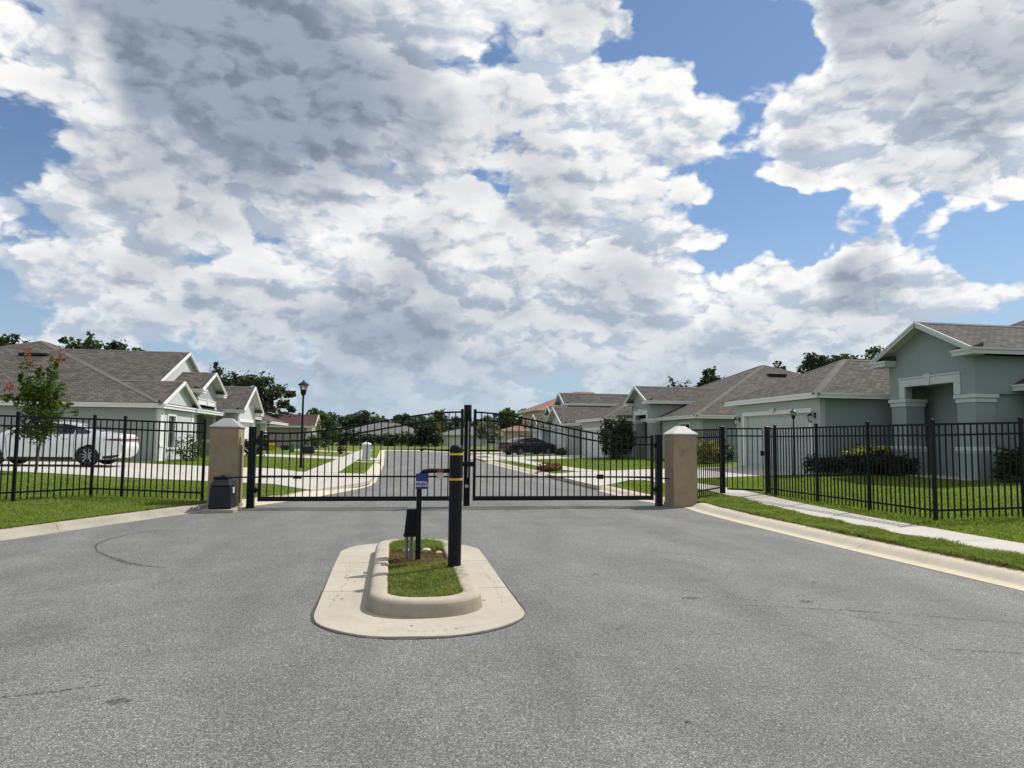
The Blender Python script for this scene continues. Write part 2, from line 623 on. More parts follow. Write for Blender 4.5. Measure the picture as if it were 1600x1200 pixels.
    weathered('stucco_sage', (0.262, 0.308, 0.302), 0.05, 0.9, 120, 0.35, dist=0.004)
    weathered('stucco_sage_lit', (0.415, 0.46, 0.445), 0.05, 0.9, 120, 0.35, dist=0.004)  # copy of the sage for street fronts, their brighter light put into the colour
    weathered('stucco_grey', (0.33, 0.345, 0.34), 0.05, 0.9, 120, 0.35, dist=0.004)
    weathered('stucco_white', (0.50, 0.515, 0.505), 0.04, 0.9, 120, 0.3, dist=0.004)
    weathered('stucco_cream', (0.50, 0.43, 0.31), 0.05, 0.9, 120, 0.3, dist=0.004)
    weathered('stucco_tan', (0.34, 0.30, 0.265), 0.05, 0.9, 120, 0.3, dist=0.004)
    weathered('trim_white', (0.70, 0.71, 0.69), 0.03, 0.6, 50, 0.06)
    weathered('trim_sage', (0.52, 0.56, 0.545), 0.04, 0.7, 60, 0.1)
    weathered('soffit', (0.56, 0.56, 0.52), 0.04, 0.8, 30, 0.1)
    weathered('door_white', (0.66, 0.67, 0.66), 0.03, 0.5, 40, 0.04)
    weathered('door_sage', (0.42, 0.455, 0.44), 0.03, 0.5, 40, 0.04)
    weathered('door_brown', (0.20, 0.14, 0.10), 0.06, 0.6, 40, 0.04)
    weathered('dark_recess', (0.035, 0.036, 0.04), 0.1, 0.7, 30, 0.05)
    m, t, p = principled('window_glass', (0.010, 0.012, 0.015), 0.06, spec=0.3)
    m, t, p = principled('lamp_glass', (0.75, 0.75, 0.72), 0.15, spec=0.5)
    p.inputs['Transmission Weight'].default_value = 0.7
    principled('vent_black', (0.015, 0.015, 0.016), 0.6)

    def shingle(name, dark, lite, mort):
        m, t, p = principled(name, lite, 0.95, spec=0.15)
        g = t.new('ShaderNodeNewGeometry')
        x, y, z = t.sep(g.outputs['Position'])
        nx, ny, nz = t.sep(g.outputs['True Normal'])
        side = t.math('GREATER_THAN', t.math('ABSOLUTE', nx), t.math('ABSOLUTE', ny))
        along = t.math('ADD', t.math('MULTIPLY', side, y), t.math('MULTIPLY', t.math('SUBTRACT', 1.0, side), x))
        vec = t.comb(along, t.math('MULTIPLY', z, 2.55), 0.0)
        br = t.new('ShaderNodeTexBrick')
        br.offset = 0.37
        t.put(br.inputs['Vector'], vec)
        br.inputs['Color1'].default_value = (*dark, 1)
        br.inputs['Color2'].default_value = (*lite, 1)
        br.inputs['Mortar'].default_value = (*mort, 1)
        br.inputs['Scale'].default_value = 1.0
        br.inputs['Mortar Size'].default_value = 0.012
        br.inputs['Mortar Smooth'].default_value = 0.3
        br.inputs['Bias'].default_value = 0.0
        br.inputs['Brick Width'].default_value = 0.24
        br.inputs['Row Height'].default_value = 0.145
        blend = t.noise(vec, 5.5, 3, 0.6)
        col = t.mix(t.ss(blend, 0.35, 0.65), br.outputs['Color'], t.vmath('MULTIPLY', br.outputs['Color'], (1.12, 1.09, 1.04)))
        wide = t.noise(g.outputs['Position'], 0.5, 4, 0.6)
        col = t.vmath('SCALE', col, scale=t.ss(wide, 0.3, 0.7, 0.88, 1.1, 'LINEAR'))
        grit = t.noise(g.outputs['Position'], 90, 2, 0.6)
        col = t.vmath('SCALE', col, scale=t.ss(grit, 0.25, 0.75, 0.8, 1.2, 'LINEAR'))
        t.put(p.inputs['Base Color'], col)
        # each course steps down on to the one below
        fr = t.math('FRACT', t.math('DIVIDE', t.math('MULTIPLY', z, 2.55), 0.145))
        bump(t, p, t.math('ADD', t.math('MULTIPLY', fr, -1.0), t.math('MULTIPLY', br.outputs['Fac'], -0.6)), 0.5, 0.02)
    shingle('shingle_brown', (0.060, 0.056, 0.051), (0.122, 0.113, 0.103), (0.026, 0.024, 0.023))
    shingle('shingle_grey', (0.115, 0.117, 0.122), (0.20, 0.202, 0.208), (0.07, 0.07, 0.072))
    shingle('shingle_red', (0.060, 0.036, 0.034), (0.105, 0.058, 0.052), (0.03, 0.02, 0.019))
    weathered('ridge_shingle_brown', (0.112, 0.102, 0.092), 0.25, 0.95, 60, 0.4)
    weathered('ridge_shingle_grey', (0.13, 0.125, 0.12), 0.25, 0.95, 60, 0.4)
    weathered('ridge_shingle_red', (0.09, 0.052, 0.047), 0.25, 0.95, 60, 0.4)
    m, t, p = principled('clay_tile', (0.36, 0.14, 0.09), 0.8, spec=0.2)
    P = pos(t)
    t.put(p.inputs['Base Color'], t.mix(t.noise(P, 3, 4, 0.7), (0.20, 0.075, 0.055), (0.34, 0.155, 0.11)))
    # cars
    m, t, p = principled('car_white', (0.80, 0.81, 0.83), 0.28, spec=0.5, coat=1.0)
    p.inputs['Coat Roughness'].default_value = 0.05
    m, t, p = principled('car_black', (0.008, 0.009, 0.014), 0.35, spec=0.3, coat=0.5)
    p.inputs['Coat Roughness'].default_value = 0.04
    principled('car_glass', (0.012, 0.015, 0.02), 0.04, spec=0.7)
    principled('car_trim', (0.02, 0.02, 0.022), 0.5)
    principled('chrome', (0.62, 0.63, 0.65), 0.15, 1.0)
    principled('tyre', (0.018, 0.018, 0.019), 0.85)
    principled('alloy', (0.42, 0.43, 0.45), 0.3, 0.85)
    principled('tail_red', (0.22, 0.012, 0.018), 0.2, coat=0.8)
    principled('utility_green', (0.06, 0.16, 0.09), 0.5)
    principled('yellow_paint', (0.55, 0.40, 0.03), 0.5)
    principled('stone', (0.58, 0.53, 0.44), 0.9)
    m, t, p = principled('rubber_mark', (0.03, 0.029, 0.027), 0.7)
    P = pos(t)
    a = t.ss(t.noise(P, 26, 5, 0.75), 0.40, 0.62, 0.0, 0.75)
    tp = t.new('ShaderNodeBsdfTransparent')
    mx = t.new('ShaderNodeMixShader')
    t.put(mx.inputs[0], a)
    o = next(n for n in t.n if n.type == 'OUTPUT_MATERIAL')
    t.l.new(tp.outputs[0], mx.inputs[1])
    t.l.new(p.outputs[0], mx.inputs[2])
    t.l.new(mx.outputs[0], o.inputs[0])

    m, t, p = principled('scuff', (0.12, 0.10, 0.08), 0.9)
    a = t.ss(t.noise(t.vmath('MULTIPLY', pos(t), (1, 0.25, 1)), 34, 5, 0.75), 0.46, 0.72, 0.0, 0.45)
    tp = t.new('ShaderNodeBsdfTransparent')
    mx = t.new('ShaderNodeMixShader')
    t.put(mx.inputs[0], a)
    o = next(n for n in t.n if n.type == 'OUTPUT_MATERIAL')
    t.l.new(tp.outputs[0], mx.inputs[1])
    t.l.new(p.outputs[0], mx.inputs[2])
    t.l.new(mx.outputs[0], o.inputs[0])


make_materials()

# ------------------------------------------------------------------ terrain
LEFT_EDGE = [(-26, -8), (-14, -2.5), (-9.2, 4), (-6.7, 8), (-5.25, 10.8), (-4.6, 12.4), (-3.95, 13.9), (-3.35, 15.1), (-2.75, 16.0), (-2.0, 17.6), (-1.45, 19.3),
             (-0.95, 20.9), (-0.68, 22.2), (-0.55, 24), (-0.5, 40), (-0.7, 60), (-1.0, 84)]
RIGHT_EDGE = [(6.55, -8), (6.4, 0), (6.22, 6.2), (6.15, 9), (6.15, 12), (6.22, 14), (6.35, 15.0), (6.2, 15.7), (5.95, 16.6), (5.88, 19), (5.88, 26), (5.75, 34), (5.7, 52),
              (6.0, 60), (7.5, 66), (12, 70), (24, 73), (60, 76)]


def seg_dist(px, py, line):
    best = np.full(px.shape, 1e9)
    for (ax, ay), (bx, by) in zip(line[:-1], line[1:]):
        dx, dy = bx - ax, by - ay
        u = np.clip(((px - ax) * dx + (py - ay) * dy) / (dx * dx + dy * dy), 0, 1)
        best = np.minimum(best, np.hypot(px - ax - u * dx, py - ay - u * dy))
    return best


def height(x, y):
    """ground height of the lots, which rise gently from the kerb"""
    px = np.atleast_1d(np.asarray(x, float))
    py = np.atleast_1d(np.asarray(y, float))
    d = np.minimum(seg_dist(px, py, LEFT_EDGE), seg_dist(px, py, RIGHT_EDGE))
    z = 0.115 + np.minimum(np.maximum(d - 0.6, 0) * 0.031, 0.29)
    return z


def H(x, y):
    return float(height(x, y)[0])


def in_poly(px, py, poly):
    c = np.zeros(px.shape, bool)
    n = len(poly)
    for i in range(n):
        x1, y1 = poly[i]
        x2, y2 = poly[(i + 1) % n]
        if y1 == y2:
            continue
        k = ((y1 > py) != (y2 > py)) & (px < (x2 - x1) * (py - y1) / (y2 - y1) + x1)
        c ^= k
    return c


def offset_line(line, d):
    """move a polyline sideways: positive to its left"""
    out = []
    for i, p in enumerate(line):
        a = Vector(line[max(i - 1, 0)])
        b = Vector(line[min(i + 1, len(line) - 1)])
        t = (b - a).normalized()
        out.append((p[0] - t.y * d, p[1] + t.x * d))
    return out


def sheet(name, poly, mat, zoff=0.0, step=1.5, thick=0.0, parent=None, flat=None):
    """a ground surface: the polygon cut on a grid and laid on the terrain"""
    bm = bmesh.new()
    f = bm.faces.new([bm.verts.new((x, y, 0)) for x, y in poly])
    bmesh.ops.triangulate(bm, faces=[f])
    if flat is None:
        xs = [p[0] for p in poly]
        ys = [p[1] for p in poly]
        for ax, (lo, hi) in enumerate(((min(xs), max(xs)), (min(ys), max(ys)))):
            k = math.floor(lo / step) + 1
            while k * step < hi:
                c = [0, 0, 0]
                nn = [0, 0, 0]
                c[ax] = k * step
                nn[ax] = 1
                bmesh.ops.bisect_plane(bm, geom=bm.verts[:] + bm.edges[:] + bm.faces[:], plane_co=c, plane_no=nn)
                k += 1
    vs = bm.verts[:]
    if flat is None:
        zz = height([v.co.x for v in vs], [v.co.y for v in vs]) + zoff
        for v, z in zip(vs, zz):
            v.co.z = z
    else:
        for v in vs:
            v.co.z = flat
    if thick:
        r = bmesh.ops.extrude_face_region(bm, geom=bm.faces[:])
        for v in [e for e in r['geom'] if isinstance(e, bmesh.types.BMVert)]:
            v.co.z -= thick
    bmesh.ops.recalc_face_normals(bm, faces=bm.faces)
    if not thick:
        for fc in bm.faces:
            if fc.normal.z < 0:
                fc.normal_flip()
    me = bpy.data.meshes.new(name)
    bm.to_mesh(me)
    bm.free()
    me.materials.append(MAT[mat])
    o = bpy.data.objects.new(name, me)
    COL.objects.link(o)
    if parent:
        o.parent = parent
    return o


# ================================================================== GROUND
def struct(name):
    o = bpy.data.objects.new(name, None)
    o.empty_display_size = 0.2
    COL.objects.link(o)
    o['kind'] = 'structure'
    return o


g = MB()
g.quad((-900, -300, -0.08), (900, -300, -0.08), (900, 1500, -0.08), (-900, 1500, -0.08))
tag(g.build('ground', MAT['turf']), kind='structure')

road_poly = [(LEFT_EDGE[0][0], -8)] + LEFT_EDGE[1:] + [(-0.7, 85.4), (3.2, 85.5), (4.2, 79.5), (6.5, 75.5), (12, 77.5), (60, 84)] + RIGHT_EDGE[::-1]
tag(sheet('road', road_poly, 'asphalt', flat=0.0), kind='structure')

L_OUT = offset_line(LEFT_EDGE[:8], 0.36) + offset_line(LEFT_EDGE, 0.50)[8:]
R_OUT = offset_line(RIGHT_EDGE, -0.50)
lawn_l = [(-90, -8)] + L_OUT + [(-1.3, 86.1), (3.4, 86.3), (3.7, 88), (30, 88), (60, 87), (60, 160), (-90, 160)]
lawn_r = R_OUT + [(95, 76), (95, -8)]
tag(sheet('lawn', lawn_l, 'turf', 0.0, 1.5), kind='structure')
tag(sheet('lawn', lawn_r, 'turf', 0.0, 1.5), kind='structure')
isle = [(6.9, 76.3), (12, 78.1), (60, 84.6), (60, 87.0), (30, 88), (3.72, 88), (4.75, 80.2)]
tag(sheet('lawn', isle, 'turf', 0.0, 1.5), kind='structure')


def resample(line, step):
    pts = [Vector((p[0], p[1])) for p in line]
    out = [pts[0]]
    need = step
    cur = pts[0]
    i = 1
    while i < len(pts):
        d = (pts[i] - cur).length
        if d < need:
            need -= d
            cur = pts[i]
            i += 1
        else:
            cur = cur + (pts[i] - cur) * (need / d)
            out.append(cur)
            need = step
    out.append(pts[-1])
    return out


def curb(line, side, sec_len, mat, gut_mat, prof, name='kerb'):
    """kerb cast in sections with open joints; side +1 = the lot lies to the line's left"""
    root = struct(name)
    pts = resample(line, 0.5)
    per = int(sec_len / 0.5)
    i = 0
    while i < len(pts) - 1:
        j = min(i + per, len(pts) - 1)
        seg = [p.copy() for p in pts[i:j + 1]]
        if len(seg) >= 2:
            dv = seg[-1] - seg[-2]
            if dv.length > 0.02:
                seg[-1] = seg[-1] - dv.normalized() * 0.012
            rows = []
            for k, p in enumerate(seg):
                a = seg[max(k - 1, 0)]
                b = seg[min(k + 1, len(seg) - 1)]
                t = (b - a).normalized()
                nrm = Vector((-t.y, t.x)) * side
                rows.append([(p.x + nrm.x * u, p.y + nrm.y * u, z) for u, z in prof])
            n = len(prof)
            vs = [v for r in rows for v in r]
            fs, ms = [], []
            for k in range(len(rows) - 1):
                for q in range(n - 1):
                    fs.append((k * n + q, k * n + q + 1, (k + 1) * n + q + 1, (k + 1) * n + q))
                    ms.append(0 if prof[q][0] >= 0.16 else 1)
            mb = MB()
            mb.add(vs, fs)
            mb.m = ms
            mb.add(rows[0], [tuple(range(n))])
            mb.add(rows[-1], [tuple(range(n))])
            mb.build('kerb_section', [MAT[mat], MAT[gut_mat]], root, smooth=40)
        i = j
    return root


PROF = [(-0.01, -0.05), (-0.01, 0.006), (0.165, 0.012), (0.19, 0.024), (0.25, 0.062), (0.30, 0.088), (0.36, 0.102), (0.51, 0.108), (0.52, 0.04), (0.52, -0.05)]
PROF_L = [(-0.01, -0.05), (-0.01, 0.006), (0.165, 0.012), (0.185, 0.03), (0.205, 0.085), (0.225, 0.105), (0.37, 0.110), (0.38, 0.04), (0.38, -0.05)]
curb([p for p in LEFT_EDGE if 4 <= p[1] <= 15.1] , 1, 3.0, 'concrete_left', 'concrete_left', PROF_L)
curb(LEFT_EDGE[7:], 1, 3.0, 'concrete_curb', 'concrete_gutter', PROF)
curb(RIGHT_EDGE[1:7], -1, 3.0, 'concrete_curb', 'concrete_gutter', PROF)
curb(RIGHT_EDGE[7:], -1, 3.0, 'concrete_curb', 'concrete_gutter', PROF)
curb([(-1.0, 84.0), (-0.7, 85.4), (3.2, 85.5)], 1, 3.0, 'concrete_curb', 'concrete_gutter', PROF)
curb([(3.3, 85.4), (4.2, 79.5), (6.5, 75.6), (12, 77.5), (60, 84)], 1, 3.0, 'concrete_curb', 'concrete_gutter', PROF)


def walk(name, centre, width, slab, mat='concrete_walk', lift=0.025):
    """pavement of cast slabs, each its own piece"""
    root = struct(name)
    pts = resample(centre, slab)
    for k in range(len(pts) - 1):
        a, b = pts[k], pts[k + 1]
        ta = (pts[k + 1] - pts[max(k - 1, 0)]).normalized()
        tb = (pts[min(k + 2, len(pts) - 1)] - a).normalized()
        if (b - a).length < 0.2:
            continue
        gp = (b - a).normalized() * 0.008
        na, nb = Vector((-ta.y, ta.x)) * width / 2, Vector((-tb.y, tb.x)) * width / 2
        c = [a + na + gp, a - na + gp, b - nb - gp, b + nb - gp]
        mb = MB()
        top = [(p.x, p.y, H(p.x, p.y) + lift) for p in c]
        mb.prism(top, (0, 0, -0.12))
        o = mb.build('slab', MAT[mat], root, bevel=0.008)
    return root


SW_R = [(7.75, -2), (7.72, 5), (7.66, 9), (7.78, 11.5), (8.05, 13.8), (8.5, 16.9), (8.6, 19.5), (8.5, 22.2)]
walk('sidewalk', SW_R, 0.84, 1.5)
walk('sidewalk', [(8.1, 28.7), (7.75, 31), (7.65, 36), (7.65, 62)], 1.0, 1.5)
walk('sidewalk', [(-2.6, 27.2), (-2.65, 40), (-2.75, 60), (-2.9, 82)], 1.15, 1.5)
walk('garden_path', [(-2.0, 40.3), (-0.65, 40.3)], 0.9, 0.7)
walk('garden_path', [(6.5, 43.2), (7.1, 43.2)], 0.8, 0.7)


def drive(polys):
    root = struct('driveway')
    for p in polys:
        sheet('slab', p, 'concrete_walk', 0.02, 1.0, 0.10, root)
    return root


# white car's drive on the left: apron, pavement crossing and run to the house
drive([[(-0.62, 26.9), (-0.70, 22.6), (-1.05, 21.2), (-1.55, 19.8), (-2.0, 18.7), (-2.03, 27.1)],
       [(-2.05, 27.1), (-2.02, 18.7), (-3.2, 20.4), (-3.4, 27.1)],
       [(-3.42, 27.2), (-3.22, 20.4), (-6.5, 21.0), (-6.5, 28.9), (-4.4, 28.9)],
       [(-6.52, 28.9), (-6.52, 21.0), (-10.5, 22.3), (-10.5, 29.6)],
       [(-10.52, 29.6), (-10.52, 22.3), (-15.0, 24.2), (-15.0, 30.2)],
       [(-15.02, 30.2), (-15.02, 24.2), (-22.0, 26.5), (-22.0, 30.8)]])
drive([[(-3.25, 43.6), (-3.25, 48.6), (-8.2, 48.8), (-8.2, 43.6)], [(-0.7, 43.9), (-0.7, 48.3), (-2.05, 48.5), (-2.05, 43.7)]])
drive([[(-3.3, 63.0), (-3.3, 67.0), (-8.8, 67.2), (-8.8, 63.0)]])
# sage house drive on the right
drive([[(5.93, 20.2), (5.93, 27.2), (7.2, 28.3), (7.7, 22.6)],
       [(7.72, 22.5), (7.22, 28.4), (9.2, 28.8), (9.2, 22.3)],
       [(9.22, 22.3), (9.22, 28.8), (12.0, 28.8), (12.0, 22.6)],
       [(12.02, 22.6), (12.02, 28.8), (14.72, 28.8), (14.72, 22.7)]])
drive([[(5.8, 44.8), (5.8, 51.2), (7.1, 50.6), (7.1, 45.4)], [(8.2, 45.0), (8.2, 51.2), (13.7, 51.0), (13.7, 45.2)]])
drive([[(6.3, 59.6), (6.3, 55.0), (7.1, 55.2), (7.1, 59.2)], [(8.2, 55.2), (8.2, 59.2), (13.1, 59.4), (13.1, 54.2)]])

# marks on the asphalt in front of the gate
def mark(pts, w, name='tyre_mark', z=0.004):
    pts = [Vector(p) for p in pts]
    mb = MB()
    n = len(pts)
    L, Rr = [], []
    for i, p in enumerate(pts):
        t = (pts[min(i + 1, n - 1)] - pts[max(i - 1, 0)]).normalized()
        k = w * (0.35 + 0.65 * math.sin(math.pi * (i + 0.4) / (n - 0.2)))
        L.append((p.x - t.y * k / 2, p.y + t.x * k / 2, z))
        Rr.append((p.x + t.y * k / 2, p.y - t.x * k / 2, z))
    for i in range(n - 1):
        mb.quad(L[i], Rr[i], Rr[i + 1], L[i + 1])
    o = mb.build(name, MAT['rubber_mark'])
    for pl in o.data.polygons:
        if pl.normal.z < 0:
            pl.flip()
    return tag(o, kind='structure')


def arc(ctrl, n=24):
    ctrl = [Vector(c) for c in ctrl]
    out = []
    m = len(ctrl) - 1
    for s in range(m):
        p0, p1, p2, p3 = ctrl[max(s - 1, 0)], ctrl[s], ctrl[s + 1], ctrl[min(s + 2, m)]
        for k in range(n // m):
            t = k / (n // m)
            out.append(0.5 * ((2 * p1) + (p2 - p0) * t + (2 * p0 - 5 * p1 + 4 * p2 - p3) * t * t + (3 * p1 - p0 - 3 * p2 + p3) * t ** 3))
    out.append(ctrl[-1])
    return out


mark(arc([(-2.42, 8.46), (-2.85, 8.75), (-3.26, 9.23), (-3.62, 9.75)]), 0.07)
mark(arc([(-3.62, 9.75), (-3.86, 10.35), (-3.88, 10.95), (-3.70, 11.6), (-3.37, 11.85)]), 0.042)
for pts, w in (([(2.9, 6.1), (3.9, 5.75), (5.2, 5.1)], 0.022), ([(3.3, 9.2), (3.9, 8.6), (4.6, 8.2)], 0.02), ([(1.2, 12.7), (2.6, 13.2), (4.2, 13.0)], 0.03),
               ([(-3.0, 4.6), (-2.2, 4.45), (-1.6, 4.6)], 0.03), ([(3.9, 4.6), (4.6, 4.35), (5.2, 4.3)], 0.03)):
    mark(arc(pts), w, 'road_crack')
# a wandering crack with side branches at the right
def wander(a, b, n, amp, seed):
    rg = np.random.default_rng(seed)
    a, b = Vector(a), Vector(b)
    t = (b - a).normalized()
    nn = Vector((-t.y, t.x))
    off = np.cumsum(rg.normal(size=n + 1)) * amp
    off -= np.linspace(0, off[-1], n + 1)
    return [a.lerp(b, k / n) + nn * float(off[k]) for k in range(n + 1)]


for a, b, w_, sd_ in (((2.15, 7.35), (4.9, 4.45), 0.013, 1), ((3.3, 6.2), (4.5, 6.5), 0.009, 2), ((3.9, 5.5), (3.6, 4.3), 0.009, 3), ((-3.9, 6.8), (-1.3, 8.9), 0.010, 4), ((1.9, 12.5), (4.9, 11.2), 0.014, 5),
                      ((-2.5, 5.6), (-3.6, 4.3), 0.010, 6)):
    mark(wander(a, b, 40, 0.016, sd_), w_, 'road_crack')
for x, y, r in ((-0.42, 6.62, 0.012), (0.83, 6.42, 0.010), (-0.12, 5.95, 0.008), (0.17, 5.62, 0.010), (-0.35, 7.4, 0.009), (0.95, 7.6, 0.008), (0.5, 5.5, 0.007)):
    mb = MB()
    mb.add([(x + r * (1 + 0.3 * math.sin(k * 2.7)) * math.cos(k * math.pi / 5), y + r * math.sin(k * math.pi / 5), 0.0215) for k in range(10)], [tuple(range(10))])
    tag(mb.build('dark_spot', MAT['dark_seam_shade'], recalc=False), kind='structure')
# oil drips
for x, y, r in ((2.75, 6.35, 0.06), (3.75, 6.1, 0.055), (-1.45, 4.3, 0.045), (1.55, 3.6, 0.02), (2.2, 7.6, 0.03), (1.75, 5.4, 0.02), (4.35, 6.9, 0.03)):
    mb = MB()
    mb.add([(x + r * (1 + 0.3 * math.sin(k * 2.7)) * math.cos(k * math.pi / 7) * 1.5, y + r * (1 + 0.25 * math.cos(k * 1.9)) * math.sin(k * math.pi / 7), 0.006) for k in range(14)],
           [tuple(range(14))])
    tag(mb.build('oil_stain', MAT['rubber_mark'], recalc=False), kind='structure')


# ================================================================== ISLAND
def rounded(x0, x1, y0, y1, r, n=8, rb=None):
    out = []
    rf = r
    rb = r if rb is None else rb
    for cx, cy, a0, r in ((x1 - rf, y0 + rf, -90, rf), (x1 - rb, y1 - rb, 0, rb), (x0 + rb, y1 - rb, 90, rb), (x0 + rf, y0 + rf, 180, rf)):
        for k in range(n + 1):
            a = R(a0 + 90 * k / n)
            out.append((cx + r * math.cos(a), cy + r * math.sin(a)))
    return out


isl = struct('traffic_island')
# broom-finished apron in three pours
ap = rounded(-0.62, 1.13, 5.33, 10.1, 0.82, 12, 0.76)


def clip_y(poly, y, keep_above):
    out = []
    n = len(poly)
    for i in range(n):
        a, b = poly[i], poly[(i + 1) % n]
        ina, inb = (a[1] >= y) == keep_above, (b[1] >= y) == keep_above
        if ina:
            out.append(a)
        if ina != inb:
            t = (y - a[1]) / (b[1] - a[1])
            out.append((a[0] + (b[0] - a[0]) * t, y))
    return out


wob = lambda p: [(x + 0.012 * math.sin(9 * y + x * 5), y + 0.010 * math.sin(11 * x)) for x, y in p]
for pol in (clip_y(ap, 6.95, False), clip_y(clip_y(ap, 6.962, True), 8.5, False), clip_y(ap, 8.512, True)):
    mb = MB()
    mb.prism([(x, y, 0.018) for x, y in wob(pol)], (0, 0, -0.1))
    mb.build('apron_slab', MAT['concrete_apron'], isl, bevel=0.006)
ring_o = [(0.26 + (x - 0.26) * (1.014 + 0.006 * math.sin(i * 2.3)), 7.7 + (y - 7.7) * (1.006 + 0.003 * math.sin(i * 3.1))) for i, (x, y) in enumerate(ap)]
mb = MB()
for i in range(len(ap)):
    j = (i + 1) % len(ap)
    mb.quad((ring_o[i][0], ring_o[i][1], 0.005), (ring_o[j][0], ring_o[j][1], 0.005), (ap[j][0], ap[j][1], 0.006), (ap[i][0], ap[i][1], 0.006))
mb.build('dark_seam_shade', MAT['dark_seam_shade'], isl)  # flat ring: dark joint with the shade of its gap painted in
# rounded upright kerb
inner = rounded(-0.03, 0.63, 6.02, 9.40, 0.27, 8)
prof = [(0.190, 0.012), (0.182, 0.045), (0.173, 0.092), (0.164, 0.120), (0.148, 0.140), (0.125, 0.150), (0.09, 0.153), (0.03, 0.152), (0.006, 0.148), (-0.008, 0.135), (-0.012, 0.10), (-0.012, 0.04)]
mb = MB()
n = len(inner)
cx, cy = 0.30, 7.78
rings = []
for u, z in prof:
    rr = []
    for i, (x, y) in enumerate(inner):
        a, b = Vector(inner[i - 1]), Vector(inner[(i + 1) % n])
        t = (b - a).normalized()
        rr.append((x + t.y * u * 0.9, y - t.x * u * 0.9, z))
    rings.append(rr)
vs = [p for r_ in rings for p in r_]
fs = []
for k in range(len(prof) - 1):
    for i in range(n):
        j = (i + 1) % n
        fs.append((k * n + i, k * n + j, (k + 1) * n + j, (k + 1) * n + i))
mb.add(vs, fs)
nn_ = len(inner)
mb.m = [1 if f_i < 3 * nn_ else 0 for f_i in range(len(mb.f))]  # outer rings take the darker copy that has shade in its colour
mb.build('island_kerb', [MAT['concrete_kerb_worn'], MAT['concrete_kerb_dirt_shade']], isl, smooth=60)
mb = MB()
mb.add([(x, y, 0.095) for x, y in rounded(-0.03, 0.63, 6.02, 9.40, 0.27, 8)], [tuple(range(n))])
mb.build('planting_bed', MAT['soil'], isl, recalc=False)

# ================================================================== GRASS
CONCRETE_ZONES = []


def band(centre, width):
    l = offset_line(centre, width / 2)
    r = offset_line(centre, -width / 2)
    return l + r[::-1]


CONCRETE_ZONES.append(band(SW_R, 0.80))
CONCRETE_ZONES.append([(5.93, 20.2), (5.93, 27.2), (7.2, 28.3), (9.2, 28.8), (14.72, 28.8), (14.72, 22.7), (9.2, 22.3), (7.7, 22.6)])
CONCRETE_ZONES.append([(-0.6, 26.9), (-0.7, 22.6), (-1.05, 21.2), (-1.55, 19.8), (-2.0, 18.7), (-3.2, 20.4), (-6.5, 21.0), (-10.5, 22.3), (-15, 24.2), (-22, 26.5), (-22, 30.8),
                       (-15, 30.2), (-10.5, 29.6), (-6.5, 28.9), (-4.4, 28.9), (-3.4, 27.2), (-3.2, 27.2)])
CONCRETE_ZONES.append(band([(-2.6, 27.2), (-2.65, 40), (-2.75, 60)], 1.12))
CONCRETE_ZONES.append(band([(8.1, 28.7), (7.75, 31), (7.65, 36), (7.65, 62)], 0.98))


